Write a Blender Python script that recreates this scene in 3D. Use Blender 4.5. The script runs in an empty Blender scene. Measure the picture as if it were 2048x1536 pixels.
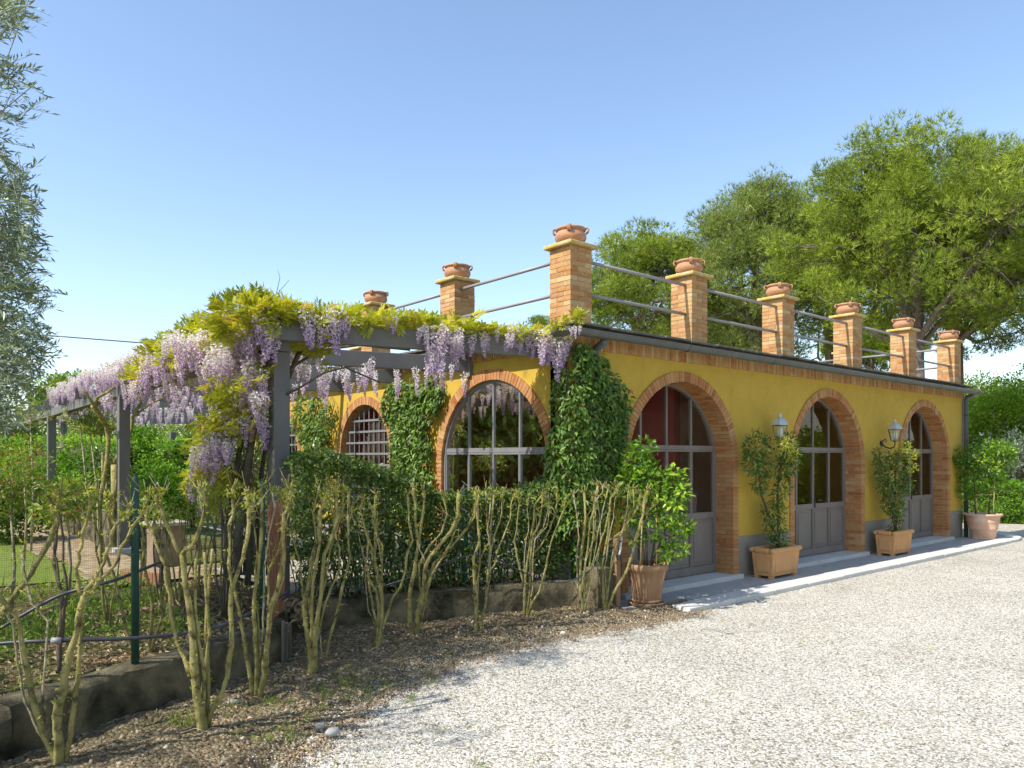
import bpy, math, random
import numpy as np
from mathutils import Vector

random.seed(7)
RNG = np.random.default_rng(11)
PI = math.pi
SC = bpy.context.scene
COL = SC.collection

# ------------------------------------------------------------------ camera
CAM = np.array([-6.203, -6.298]); CAMZ = 1.8
FW = np.array([0.64458, 0.76453]); RT = np.array([0.76453, -0.64458])
FPX = 1510.0
cam_data = bpy.data.cameras.new('camera')
cam = bpy.data.objects.new('camera', cam_data); COL.objects.link(cam)
cam.location = (CAM[0], CAM[1], CAMZ)
cam.rotation_euler = (math.radians(90), 0, math.atan2(FW[1], FW[0]) - PI/2)
cam_data.sensor_width = 36.0
cam_data.lens = FPX/2048*36
cam_data.shift_y = 145/2048
cam_data.clip_start = 0.1
cam_data.clip_end = 3000
SC.camera = cam

# ------------------------------------------------------------------ light
SUN_EL = math.radians(47.5)
sun_h = Vector((-0.993, 0.114, 0)).normalized()
sun_vec = Vector((sun_h.x*math.cos(SUN_EL), sun_h.y*math.cos(SUN_EL), math.sin(SUN_EL)))
world = bpy.data.worlds.new('World'); SC.world = world; world.use_nodes = True
wn = world.node_tree.nodes; wl = world.node_tree.links
sky = wn.new('ShaderNodeTexSky'); sky.sky_type = 'NISHITA'; sky.sun_disc = False
sky.sun_elevation = SUN_EL; sky.sun_rotation = math.atan2(sun_h.x, sun_h.y)
sky.air_density = 1.0; sky.dust_density = 0.7; sky.ozone_density = 1.0; sky.altitude = 0
bg = wn['Background']; wl.new(sky.outputs[0], bg.inputs[0]); bg.inputs[1].default_value = 0.15
sd = bpy.data.lights.new('sun', 'SUN'); sun = bpy.data.objects.new('sun', sd); COL.objects.link(sun)
sd.energy = 3.7; sd.angle = math.radians(0.53); sd.color = (1.0, 0.965, 0.90)
sun.rotation_euler = sun_vec.to_track_quat('Z', 'Y').to_euler()
sun.location = (0, 0, 20)
SC.view_settings.view_transform = 'Standard'; SC.view_settings.look = 'None'
SC.view_settings.exposure = 0.86; SC.view_settings.gamma = 1.0
SC.view_settings.use_curve_mapping = False
SC.cycles.max_bounces = 8; SC.cycles.transparent_max_bounces = 16
SC.cycles.sample_clamp_indirect = 6

# ------------------------------------------------------------------ helpers
def at(px, Z):
    """plan position (x, y) at image column px and distance Z in front of the camera"""
    p = CAM + Z*(FW + RT*(px-1024)/FPX)
    return float(p[0]), float(p[1])
def zof(py, Z): return CAMZ + (913-py)*Z/FPX

def put(o, label=None, cat=None, group=None, kind=None):
    if label: o['label'] = label
    if cat: o['category'] = cat
    if group: o['group'] = group
    if kind: o['kind'] = kind
    return o
def thing(name, label, cat, loc=(0, 0, 0), group=None):
    o = bpy.data.objects.new(name, None); COL.objects.link(o); o.location = loc
    o.empty_display_size = .1
    return put(o, label, cat, group)
def wloc(o):
    v = np.zeros(3)
    while o is not None:
        v += np.array(o.location); o = o.parent
    return v
def link(me, name, mat, parent=None, loc=None):
    o = bpy.data.objects.new(name, me); COL.objects.link(o)
    if mat is not None and len(me.materials) == 0: me.materials.append(mat)
    if parent is not None: o.parent = parent
    if loc is not None: o.location = loc
    return o
def make(name, V, F, mat, parent=None, smooth=False, rnd=None, bevel=0, kind=None, origin=None):
    """V world coordinates; F list of polygons or an int array (n, k)"""
    V = np.asarray(V, dtype=np.float64)
    off = wloc(parent) if parent is not None else np.zeros(3)
    loc = None
    if origin is not None:
        loc = np.array(origin) - off; off = np.array(origin, dtype=float)
    V = V - off
    me = bpy.data.meshes.new(name)
    if isinstance(F, np.ndarray) and F.ndim == 2:
        n, k = F.shape
        me.vertices.add(len(V)); me.vertices.foreach_set('co', V.astype(np.float32).ravel())
        me.loops.add(n*k); me.loops.foreach_set('vertex_index', F.astype(np.int32).ravel())
        me.polygons.add(n); me.polygons.foreach_set('loop_start', np.arange(0, n*k, k, dtype=np.int32))
        me.polygons.foreach_set('loop_total', np.full(n, k, dtype=np.int32))
        me.update(calc_edges=True)
    else:
        me.from_pydata([tuple(v) for v in V], [], [tuple(int(i) for i in f) for f in F]); me.update()
    if rnd is not None:
        a = me.attributes.new('rnd', 'FLOAT', 'FACE'); a.data.foreach_set('value', np.asarray(rnd, dtype=np.float32))
    if smooth:
        me.polygons.foreach_set('use_smooth', np.ones(len(me.polygons), dtype=bool))
    o = link(me, name, mat, parent, None if loc is None else tuple(loc))
    if bevel:
        b = o.modifiers.new('bevel', 'BEVEL'); b.width = bevel; b.segments = 2; b.limit_method = 'ANGLE'
    if kind: o['kind'] = kind
    return o

class MB:
    def __init__(s): s.v = []; s.f = []; s.r = []
    def add(s, V, F, r=None):
        n = len(s.v); s.v += [tuple(p) for p in V]; s.f += [tuple(i+n for i in f) for f in F]
        rr = random.random() if r is None else r
        s.r += [rr]*len(F)
    def box(s, x0, x1, y0, y1, z0, z1, r=None, M=None):
        V = [(x, y, z) for z in (z0, z1) for y in (y0, y1) for x in (x0, x1)]
        if M: V = [M(*p) for p in V]
        s.add(V, [(0, 2, 3, 1), (4, 5, 7, 6), (0, 1, 5, 4), (2, 6, 7, 3), (0, 4, 6, 2), (1, 3, 7, 5)], r)
    def bar(s, a, b, w, h, up=(0, 0, 1), r=None):
        a = Vector(a); b = Vector(b); d = (b-a).normalized(); up = Vector(up)
        x = d.cross(up).normalized(); z = x.cross(d).normalized()
        V = [p + x*sx*w/2 + z*sz*h/2 for p in (a, b) for sx, sz in ((-1, -1), (1, -1), (1, 1), (-1, 1))]
        s.add(V, [(3, 2, 1, 0), (4, 5, 6, 7), (0, 1, 5, 4), (1, 2, 6, 5), (2, 3, 7, 6), (3, 0, 4, 7)], r)
    def tube(s, pts, rad, n=8, cap=True, r=None, wob=0):
        pts = [Vector(p) for p in pts]
        if not hasattr(rad, '__len__'): rad = [rad]*len(pts)
        prev = None; rings = []
        for i, p in enumerate(pts):
            d = (pts[min(i+1, len(pts)-1)] - pts[max(i-1, 0)])
            d = d.normalized() if d.length > 1e-9 else Vector((0, 0, 1))
            if prev is None:
                t = Vector((0, 0, 1)) if abs(d.z) < .9 else Vector((1, 0, 0))
                prev = (t - d*t.dot(d)).normalized()
            prev = (prev - d*prev.dot(d))
            prev = prev.normalized() if prev.length > 1e-6 else d.orthogonal().normalized()
            y = d.cross(prev)
            rings.append([p + (prev*math.cos(2*PI*k/n) + y*math.sin(2*PI*k/n))*rad[i]*(1+wob*random.uniform(-1, 1)) for k in range(n)])
        V = [v for rg in rings for v in rg]; F = []
        for i in range(len(rings)-1):
            for k in range(n):
                F.append((i*n+k, i*n+(k+1) % n, (i+1)*n+(k+1) % n, (i+1)*n+k))
        if cap:
            F.append(tuple(range(n-1, -1, -1))); F.append(tuple((len(rings)-1)*n+k for k in range(n)))
        s.add(V, F, r)
    def lathe(s, prof, c=(0, 0, 0), n=28, r=None):
        V = [(c[0]+p[0]*math.cos(2*PI*k/n), c[1]+p[0]*math.sin(2*PI*k/n), c[2]+p[1]) for p in prof for k in range(n)]
        F = [(i*n+k, i*n+(k+1) % n, (i+1)*n+(k+1) % n, (i+1)*n+k) for i in range(len(prof)-1) for k in range(n)]
        s.add(V, F, r)
    def make(s, name, mat, parent=None, **k):
        return make(name, s.v, s.f, mat, parent, rnd=s.r, **k)

def copy_tree(o, parent=None):
    c = o.copy(); COL.objects.link(c)
    if parent is not None: c.parent = parent
    for ch in list(o.children): copy_tree(ch, c)
    return c

def vnoise(x, y, seed=0):
    """value noise, numpy arrays"""
    xi = np.floor(x).astype(np.int64); yi = np.floor(y).astype(np.int64)
    xf = x-xi; yf = y-yi
    def h(a, b):
        n = (a*374761393 + b*668265263 + seed*974634777) & 0xffffffff
        n = ((n ^ (n >> 13))*1274126177) & 0xffffffff
        return ((n ^ (n >> 16)) & 0xffff)/65535.0
    u = xf*xf*(3-2*xf); v = yf*yf*(3-2*yf)
    return (h(xi, yi)*(1-u)+h(xi+1, yi)*u)*(1-v) + (h(xi, yi+1)*(1-u)+h(xi+1, yi+1)*u)*v
def fbm(x, y, o=4, seed=0):
    t = 0; a = .5; 
    for i in range(o):
        t = t + a*vnoise(x, y, seed+i*7); x = x*2.03; y = y*2.03; a *= .5
    return t

# ------------------------------------------------------------------ materials
def nt(name):
    m = bpy.data.materials.new(name); m.use_nodes = True
    n = m.node_tree.nodes; b = n['Principled BSDF']
    return m, n, m.node_tree.links, b
def ramp(n, l, src, stops):
    r = n.new('ShaderNodeValToRGB'); e = r.color_ramp.elements
    while len(e) < len(stops): e.new(.5)
    for i, (p, c) in enumerate(stops):
        e[i].position = p; e[i].color = (*c, 1)
    l.new(src, r.inputs[0]); return r.outputs[0]
def noise(n, l, scale, detail=6, rough=.55, dist=0, coord='Object', sc=None):
    tc = n.new('ShaderNodeTexCoord'); t = n.new('ShaderNodeTexNoise')
    t.inputs['Scale'].default_value = scale; t.inputs['Detail'].default_value = detail
    t.inputs['Roughness'].default_value = rough; t.inputs['Distortion'].default_value = dist
    src = tc.outputs[coord]
    if sc:
        mp = n.new('ShaderNodeMapping'); mp.inputs['Scale'].default_value = sc; l.new(src, mp.inputs[0]); src = mp.outputs[0]
    l.new(src, t.inputs['Vector']); return t.outputs['Fac']
def mixc(n, l, fac, a, b, mode='MIX'):
    m = n.new('ShaderNodeMix'); m.data_type = 'RGBA'; m.blend_type = mode
    if hasattr(fac, 'type') or not isinstance(fac, (int, float)): l.new(fac, m.inputs[0])
    else: m.inputs[0].default_value = fac
    for s, i in ((a, 6), (b, 7)):
        if isinstance(s, tuple): m.inputs[i].default_value = (*s, 1)
        else: l.new(s, m.inputs[i])
    return m.outputs[2]
def math_(n, l, op, a, b=None, clamp=False):
    m = n.new('ShaderNodeMath'); m.operation = op; m.use_clamp = clamp
    for s, i in ((a, 0), (b, 1)):
        if s is None: continue
        if isinstance(s, (int, float)): m.inputs[i].default_value = s
        else: l.new(s, m.inputs[i])
    return m.outputs[0]
def bump(n, l, b, h, strength, dist=.01):
    u = n.new('ShaderNodeBump'); u.inputs['Strength'].default_value = strength; u.inputs['Distance'].default_value = dist
    l.new(h, u.inputs['Height']); l.new(u.outputs[0], b.inputs['Normal'])
def surf(name, c0, c1, scale=3, rough=.8, bs=.3, bscale=60, bd=.004, c2=None, c2scale=1.2, c2lo=.55, c2hi=.7, spec=.3, sc=None):
    """two-tone surface: large noise between c0 and c1, stain c2 in patches, fine relief"""
    m, n, l, b = nt(name)
    col = ramp(n, l, noise(n, l, scale, 8, .62, sc=sc), [(.3, c0), (.7, c1)])
    if c2:
        f = ramp(n, l, noise(n, l, c2scale, 6, .6, .4, sc=sc), [(c2lo, (0, 0, 0)), (c2hi, (1, 1, 1))])
        col = mixc(n, l, f, col, c2)
    l.new(col, b.inputs['Base Color']); b.inputs['Roughness'].default_value = rough
    b.inputs['Specular IOR Level'].default_value = spec
    bump(n, l, b, noise(n, l, bscale, 6, .7), bs, bd)
    return m
GAIN = {'climber_leaf': 1.2, 'hedge_leaf': 1.3, 'pine_needle': 1.3, 'pine_needle_dull': 1.4, 'wisteria_leaf': 1.2, 'olive_leaf': 1.5, 'jasmine_leaf': 1.5, 'far_tree_leaf': 1.5, 'fresh_tree_leaf': 1.4, 'wisteria_petal': 1.3, 'lemon_leaf': 1.1}
def leafmat(name, stops, trans=.35, rough=.45, spec=.4, back=None):
    g_ = GAIN.get(name, 1.0); stops = [(p, tuple(min(c*g_, .9) for c in col)) for p, col in stops]
    m, n, l, b = nt(name)
    a = n.new('ShaderNodeAttribute'); a.attribute_name = 'rnd'
    col = ramp(n, l, a.outputs['Fac'], stops)
    l.new(col, b.inputs['Base Color']); b.inputs['Roughness'].default_value = rough
    b.inputs['Specular IOR Level'].default_value = spec
    t = n.new('ShaderNodeBsdfTranslucent')
    l.new(mixc(n, l, 1.0, col, (1.25, 1.3, .55), 'MULTIPLY'), t.inputs[0])
    mx = n.new('ShaderNodeMixShader'); mx.inputs[0].default_value = trans
    l.new(b.outputs[0], mx.inputs[1]); l.new(t.outputs[0], mx.inputs[2])
    l.new(mx.outputs[0], n['Material Output'].inputs[0])
    return m
M = {}
# plaster, sunny yellow with faint blotches and rain marks
def plaster(name, a, b_, c):  # a, b_: trowelled tones, c: rain marks
    m, n, l, b = nt(name)
    col = ramp(n, l, noise(n, l, 1.3, 8, .65), [(.3, a), (.72, b_)])
    st = ramp(n, l, noise(n, l, 2.2, 7, .6, .3, sc=(1.2, 1.2, .25)), [(.56, (0, 0, 0)), (.8, (1, 1, 1))])
    col = mixc(n, l, math_(n, l, 'MULTIPLY', st, .55), col, c)
    cl = ramp(n, l, noise(n, l, 5.5, 9, .72, .8), [(.40, (0, 0, 0)), (.62, (1, 1, 1))]); col = mixc(n, l, math_(n, l, 'MULTIPLY', cl, .22), col, tuple(min(q*1.35, .9) for q in b_))
    l.new(col, b.inputs['Base Color']); b.inputs['Roughness'].default_value = .88; b.inputs['Specular IOR Level'].default_value = .2
    bump(n, l, b, noise(n, l, 45, 8, .7), .25, .006)
    return m
M['yellow'] = plaster('yellow_plaster', (.445, .290, .042), (.51, .342, .056), (.31, .20, .034))
M['plinth'] = plaster('grey_plaster', (.215, .19, .155), (.275, .245, .20), (.13, .115, .09))
M['inner'] = plaster('inner_plaster', (.42, .27, .2), (.46, .3, .23), (.35, .2, .15))
M['plum'] = plaster('plum_plaster', (.42, .085, .075), (.5, .10, .09), (.12, .03, .03))
M['innerdark'] = plaster('inner_dark', (.05, .045, .04), (.07, .06, .05), (.03, .03, .03))
def brickmat(name, attr, tint=(1, 1, 1)):
    m, n, l, b = nt(name)
    if attr:
        a = n.new('ShaderNodeAttribute'); a.attribute_name = 'rnd'; src = a.outputs['Fac']
    else:
        a = n.new('ShaderNodeObjectInfo'); src = a.outputs['Random']
    base = ramp(n, l, src, [(0, (.37, .155, .052)), (.22, (.43, .215, .08)), (.45, (.47, .285, .115)), (.62, (.40, .19, .075)), (.8, (.53, .38, .19)), (1, (.31, .12, .048))])
    f = ramp(n, l, noise(n, l, 14, 7, .65), [(.42, (0, 0, 0)), (.68, (1, 1, 1))])
    col = mixc(n, l, math_(n, l, 'MULTIPLY', f, .45), base, (.55, .40, .21))
    g = ramp(n, l, noise(n, l, 5, 7, .7), [(.58, (0, 0, 0)), (.75, (1, 1, 1))])
    col = mixc(n, l, math_(n, l, 'MULTIPLY', g, .6), col, (.22, .12, .065))
    col = mixc(n, l, 1.0, col, tint, 'MULTIPLY')
    l.new(col, b.inputs['Base Color']); b.inputs['Roughness'].default_value = .9; b.inputs['Specular IOR Level'].default_value = .15
    bump(n, l, b, noise(n, l, 90, 8, .75), .5, .004)
    return m
M['brick'] = brickmat('old_brick_single', False)
M['brickj'] = brickmat('old_brick', True)
M['brick_arch'] = brickmat('arch_brick_single', False, (.93, .79, .73)); M['brickj_arch'] = brickmat('arch_brick', True, (.93, .79, .73))
M['mortar'] = surf('mortar', (.40, .31, .20), (.50, .40, .27), 8, .95, .5, 80, .004)
M['cap'] = surf('lichen_stone', (.50, .36, .20), (.58, .44, .26), 6, .9, .6, 50, .006, c2=(.46, .33, .04), c2scale=9, c2lo=.44, c2hi=.62)
M['tile'] = surf('roof_slab', (.10, .09, .075), (.17, .15, .12), 5, .9, .7, 40, .006, c2=(.24, .22, .13), c2scale=7, c2lo=.55, c2hi=.66)
M['gutter'] = surf('gutter_metal', (.075, .08, .072), (.10, .105, .095), 4, .48, .15, 20, .003, c2=(.14, .14, .12), c2scale=3, spec=.5, sc=(1, 1, .5))
M['rail'] = surf('rail_paint', (.27, .25, .25), (.31, .285, .28), 6, .45, .05, 40, .001, spec=.5)
M['terra'] = surf('terracotta', (.38, .185, .10), (.47, .26, .145), 6, .85, .35, 60, .004, c2=(.68, .52, .38), c2scale=4, c2lo=.56, c2hi=.75)
M['terra_old'] = surf('terracotta_weathered', (.26, .145, .075), (.37, .23, .13), 7, .9, .5, 60, .005, c2=(.62, .52, .42), c2scale=6, c2lo=.6, c2hi=.72, sc=(1, 1, .4))
M['terra_box'] = surf('terracotta_orange', (.50, .265, .105), (.57, .32, .14), 5, .85, .3, 60, .003, c2=(.48, .24, .11), c2scale=3, c2lo=.55, c2hi=.75)
M['terra_pale'] = surf('terracotta_pale', (.58, .34, .22), (.66, .44, .32), 5, .85, .3, 60, .003, c2=(.70, .58, .48), c2scale=3, c2lo=.5, c2hi=.7)
M['post'] = surf('pergola_paint', (.135, .128, .118), (.165, .155, .142), 5, .62, .35, 30, .003, c2=(.21, .195, .175), c2scale=3, c2lo=.6, c2hi=.8, sc=(1, 1, .3))
M['door'] = surf('door_paint', (.185, .158, .135), (.225, .192, .165), 4, .5, .12, 50, .002, c2=(.155, .13, .11), c2scale=2.2, c2lo=.5, c2hi=.75, spec=.4, sc=(1, 1, .35))
M['frame'] = surf('steel_frame', (.17, .168, .168), (.21, .205, .205), 5, .45, .08, 50, .002, spec=.5)
M['dark'] = surf('dark_iron', (.025, .027, .035), (.04, .042, .05), 5, .5, .1, 50, .002, spec=.5)
M['zinc'] = surf('lantern_metal', (.46, .48, .46), (.58, .60, .57), 8, .35, .05, 40, .001, spec=.6)
M['zinc'].node_tree.nodes['Principled BSDF'].inputs['Metallic'].default_value = .4
M['stone'] = surf('kerb_stone', (.52, .50, .45), (.62, .60, .55), 3, .85, .4, 50, .005, c2=(.38, .36, .31), c2scale=2, c2lo=.6, c2hi=.75)
M['pave'] = surf('pavement', (.36, .35, .32), (.45, .44, .41), 9, .9, .8, 90, .006, c2=(.30, .28, .25), c2scale=5)
M['bark'] = surf('pine_bark', (.15, .115, .09), (.26, .21, .17), 9, .95, 1, 12, .03, sc=(1, 1, .4))
M['stem'] = surf('lichen_stem', (.21, .185, .05), (.42, .36, .14), 9, .9, 1, 60, .012, c2=(.09, .075, .03), c2scale=14, c2lo=.5, c2hi=.66)
M['stempale'] = surf('pale_stem', (.29, .245, .13), (.50, .43, .29), 9, .9, 1, 60, .012, c2=(.10, .092, .03), c2scale=13, c2lo=.48, c2hi=.64)
M['stemdark'] = surf('dark_stem', (.085, .065, .045), (.16, .125, .085), 14, .9, .9, 70, .006, c2=(.2, .17, .06), c2scale=8)
M['olivebark'] = surf('olive_bark', (.22, .2, .16), (.32, .3, .25), 9, .9, .8, 30, .01)
M['hose'] = surf('black_hose', (.035, .036, .045), (.055, .056, .066), 6, .42, .1, 40, .001, spec=.5)
M['greenpost'] = surf('green_plastic', (.012, .05, .038), (.02, .075, .055), 6, .5, .1, 40, .001, spec=.4)
M['moss'] = surf('mossy_wall', (.11, .09, .048), (.29, .24, .14), 4.5, .95, 1, 30, .03, c2=(.022, .020, .010), c2scale=3.0, c2lo=.38, c2hi=.64)
M['cane'] = surf('bamboo_cane', (.50, .34, .14), (.58, .42, .2), 5, .6, .1, 40, .001)
M['reed'] = surf('reed_screen', (.30, .13, .07), (.44, .23, .13), 6, .85, .6, 60, .004, c2=(.20, .09, .05), c2scale=5, sc=(6, 6, .5))
M['white'] = surf('white_plastic', (.6, .6, .58), (.68, .68, .66), 5, .4, .05, 40, .001)
M['soilpot'] = surf('pot_soil', (.05, .035, .022), (.09, .065, .04), 12, .95, 1, 70, .01)
M['plank'] = surf('grey_plank', (.10, .085, .065), (.17, .145, .11), 6, .9, .7, 60, .004, sc=(4, 4, .3))
M['rust'] = surf('terracotta_edge', (.27, .12, .06), (.35, .17, .09), 5, .85, .3, 50, .003)

M['lampiron'] = surf('lantern_iron', (.11, .12, .115), (.17, .18, .17), 8, .4, .05, 40, .001, spec=.5)
# glass: tinted see-through pane with a Fresnel mirror
def glass(name, tint, boost=1.0):
    m, n, l, b = nt(name); n.remove(b)
    t = n.new('ShaderNodeBsdfTransparent'); t.inputs[0].default_value = (*tint, 1)
    g = n.new('ShaderNodeBsdfGlossy'); g.inputs['Roughness'].default_value = .015; g.inputs[0].default_value = (.95, .95, .95, 1)
    f = n.new('ShaderNodeFresnel'); f.inputs[0].default_value = 1.5
    fac = math_(n, l, 'MULTIPLY', f.outputs[0], boost, True)
    mx = n.new('ShaderNodeMixShader'); l.new(fac, mx.inputs[0]); l.new(t.outputs[0], mx.inputs[1]); l.new(g.outputs[0], mx.inputs[2])
    l.new(mx.outputs[0], n['Material Output'].inputs[0]); return m
M['glass'] = glass('window_glass', (.93, .93, .92), .65)
M['lampglass'] = glass('lantern_glass', (.93, .95, .94), 1.2)
def simple(name, c, rough=.5, emit=0):
    m, n, l, b = nt(name); b.inputs['Base Color'].default_value = (*c, 1); b.inputs['Roughness'].default_value = rough
    return m
M['frosted'] = simple('opal_glass', (.88, .90, .88), .35)

# ground materials
def groundmat(name, fine, cols, patch=None, bscale=70, bs=1, bd=.02):
    m, n, l, b = nt(name)
    tc = n.new('ShaderNodeTexCoord')
    v = n.new('ShaderNodeTexVoronoi'); v.inputs['Scale'].default_value = fine; l.new(tc.outputs['Object'], v.inputs['Vector'])
    sep = n.new('ShaderNodeSeparateColor'); l.new(v.outputs['Color'], sep.inputs[0])
    col = ramp(n, l, sep.outputs[0], cols)
    big = ramp(n, l, noise(n, l, .9, 7, .62, .3), [(.3, (.82, .82, .82)), (.7, (1.08, 1.08, 1.08))])
    col = mixc(n, l, 1.0, col, big, 'MULTIPLY')
    edge = ramp(n, l, v.outputs['Distance'], [(0, (1, 1, 1)), (.75, (.62, .58, .5))])
    col = mixc(n, l, 1.0, col, edge, 'MULTIPLY')
    if patch:
        f = ramp(n, l, noise(n, l, patch[1], 8, .7, .5), [(patch[2], (0, 0, 0)), (patch[3], (1, 1, 1))])
        col = mixc(n, l, math_(n, l, 'MULTIPLY', f, patch[4]), col, patch[0])
    l.new(col, b.inputs['Base Color']); b.inputs['Roughness'].default_value = .95; b.inputs['Specular IOR Level'].default_value = .15
    h = math_(n, l, 'ADD', math_(n, l, 'MULTIPLY', v.outputs['Distance'], -1.0), noise(n, l, bscale, 6, .7))
    bump(n, l, b, h, bs, bd)
    return m
M['gravel'] = groundmat('white_gravel', 62, [(0, (.26, .235, .18)), (.3, (.56, .525, .45)), (.6, (.77, .745, .685)), (1, (.86, .845, .80))], ((.42, .37, .20), 2.6, .58, .74, .55), 120, .7, .012)
M['soil'] = groundmat('bed_soil', 45, [(0, (.21, .155, .09)), (.5, (.40, .315, .195)), (1, (.56, .47, .32))], ((.09, .11, .03), 2.4, .56, .68, .55), 40, 1, .04)
M['garden'] = groundmat('garden_soil', 26, [(0, (.17, .11, .06)), (.5, (.28, .19, .10)), (1, (.40, .28, .16))], ((.10, .14, .025), 1.1, .44, .56, .85), 30, 1, .04)
M['earth'] = surf('far_ground', (.10, .13, .04), (.17, .19, .07), .3, .95, .5, 3, .05, c2=(.25, .2, .11), c2scale=.1)
M['lawn'] = surf('lawn_base', (.12, .17, .02), (.19, .23, .035), 3, .95, .7, 60, .02)
M['path'] = groundmat('brick_path_paving', 9, [(0, (.34, .25, .15)), (.5, (.42, .32, .20)), (1, (.50, .40, .27))], ((.36, .28, .18), 2, .5, .7, .5), 60, .4, .01)
M['terrace'] = groundmat('terrace_paving', 6, [(0, (.42, .38, .32)), (.5, (.5, .46, .4)), (1, (.56, .53, .46))], None, 60, .3, .01)
M['pebble'] = leafmat('gravel_stone', [(0, (.24, .21, .15)), (.3, (.54, .50, .42)), (.6, (.77, .745, .68)), (1, (.88, .865, .82))], 0, .8, .2)
M['clod'] = leafmat('soil_clod', [(0, (.12, .085, .052)), (.5, (.28, .205, .13)), (.85, (.42, .33, .22)), (1, (.55, .5, .42))], 0, .95, .1)
M['litter'] = leafmat('dead_leaf', [(0, (.16, .105, .058)), (.4, (.33, .235, .135)), (.8, (.50, .38, .235)), (1, (.62, .53, .38))], .15, .8, .2)

# leaves
M['ivy'] = leafmat('climber_leaf', [(0, (.04, .085, .016)), (.5, (.10, .175, .030)), (.85, (.18, .28, .045)), (.97, (.30, .38, .08)), (1, (.45, .14, .03))], .3, .45, .35)
M['hedge'] = leafmat('hedge_leaf', [(0, (.04, .068, .014)), (.5, (.085, .14, .026)), (.85, (.16, .225, .04)), (1, (.28, .33, .06))], .3, .36, .5)
M['wleaf'] = leafmat('wisteria_leaf', [(0, (.22, .25, .03)), (.4, (.36, .36, .04)), (.75, (.50, .45, .06)), (1, (.42, .26, .05))], .45, .5, .3)
M['wflower'] = leafmat('wisteria_petal', [(0, (.30, .19, .46)), (.3, (.44, .32, .58)), (.6, (.64, .52, .70)), (1, (.84, .77, .80))], .3, .6, .2)
M['pine'] = leafmat('pine_needle', [(0, (.055, .08, .014)), (.4, (.14, .185, .02)), (.8, (.25, .30, .03)), (1, (.34, .37, .05))], .3, .55, .3)
M['pine2'] = leafmat('pine_needle_dull', [(0, (.06, .08, .022)), (.4, (.13, .165, .035)), (.8, (.21, .25, .055)), (1, (.31, .33, .11))], .3, .55, .3)
M['olive'] = leafmat('olive_leaf', [(0, (.075, .10, .055)), (.5, (.13, .16, .085)), (.8, (.25, .29, .20)), (1, (.50, .54, .46))], .15, .38, .5)
M['lemon'] = leafmat('lemon_leaf', [(0, (.05, .12, .012)), (.4, (.12, .23, .018)), (.8, (.24, .40, .03)), (1, (.42, .52, .06))], .42, .4, .45)
M['jasmine'] = leafmat('jasmine_leaf', [(0, (.03, .06, .014)), (.5, (.06, .11, .022)), (.85, (.13, .17, .035)), (1, (.28, .32, .09))], .32, .4, .4)
M['bright'] = leafmat('bright_hedge_leaf', [(0, (.06, .15, .012)), (.4, (.13, .27, .02)), (.8, (.22, .40, .03)), (1, (.32, .50, .06))], .4, .5, .3)
M['farleaf'] = leafmat('far_tree_leaf', [(0, (.07, .11, .025)), (.4, (.13, .18, .04)), (.8, (.20, .26, .06)), (1, (.28, .33, .10))], .35, .6, .2)
M['fargreen'] = leafmat('fresh_tree_leaf', [(0, (.07, .14, .018)), (.4, (.15, .25, .025)), (.8, (.26, .37, .04)), (1, (.36, .46, .08))], .4, .6, .2)
M['rose'] = leafmat('rose_leaf', [(0, (.08, .14, .02)), (.5, (.18, .25, .035)), (.8, (.30, .36, .05)), (1, (.38, .16, .05))], .4, .45, .4)
M['catkin'] = leafmat('catkin', [(0, (.20, .17, .05)), (.6, (.42, .36, .12)), (1, (.52, .45, .2))], .2, .7, .2)
M['bud'] = leafmat('young_bud', [(0, (.22, .28, .03)), (.6, (.38, .42, .05)), (1, (.48, .38, .10))], .4, .5, .3)
M['grass'] = leafmat('grass_blade', [(0, (.12, .18, .018)), (.5, (.21, .29, .03)), (1, (.34, .40, .07))], .35, .6, .2)
M['weed'] = leafmat('weed_leaf', [(0, (.08, .15, .02)), (.5, (.17, .27, .03)), (1, (.30, .38, .06))], .35, .6, .2)

# ------------------------------------------------------------------ leaf scatter
def leaf_t(l=1., w=.4, fold=.08, droop=-.08):
    V = np.array([(0, 0, 0), (-w/2, .45*l, fold*l), (0, l, droop*l), (w/2, .45*l, fold*l), (0, .45*l, 0)])
    F = np.array([(0, 4, 1), (4, 2, 1), (0, 3, 4), (4, 3, 2)]); return V, F
def quad_t(l=1., w=.4, fold=.06):
    V = np.array([(0, 0, 0), (-w/2, .5*l, fold*l), (0, l, 0), (w/2, .5*l, fold*l)])
    return V, np.array([(0, 2, 1), (0, 3, 2)])
def tuft_t(n=9, l=1., w=.09, spread=.9, seed=1):
    r = np.random.default_rng(seed); V = []; F = []
    for i in range(n):
        a = 2*PI*i/n + r.uniform(-.4, .4); s = spread*r.uniform(.25, 1.)
        d = np.array([math.cos(a)*s, 1., math.sin(a)*s]); d /= np.linalg.norm(d); d *= l*r.uniform(.7, 1.1)
        p = np.cross(d, r.normal(size=3)); p /= np.linalg.norm(p); p *= w*l/2
        k = len(V); V += [p, -p, d]; F.append((k, k+1, k+2))
    return np.array(V), np.array(F)
def compound_t(pairs=5, l=1.):
    V = []; F = []
    lv, lf = quad_t(.42*l, .13*l)
    for i in range(pairs*2+1):
        if i == pairs*2: y = .62*l; a = 0
        else: y = (.12+.5*(i//2)/(pairs-1))*l if pairs > 1 else .4*l; a = (1 if i % 2 else -1)*1.0
        ca, sa = math.cos(a), math.sin(a)
        R = np.array([(ca, sa, 0), (-sa, ca, 0), (0, 0, 1)])
        P = lv @ R.T; P[:, 1] += y; P[:, 2] -= .25*y*y/l + .15*np.abs(P[:, 0])
        k = len(V); V += list(P); F += [tuple(q+k for q in f) for f in lf]
    return np.array(V), np.array(F)
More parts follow.
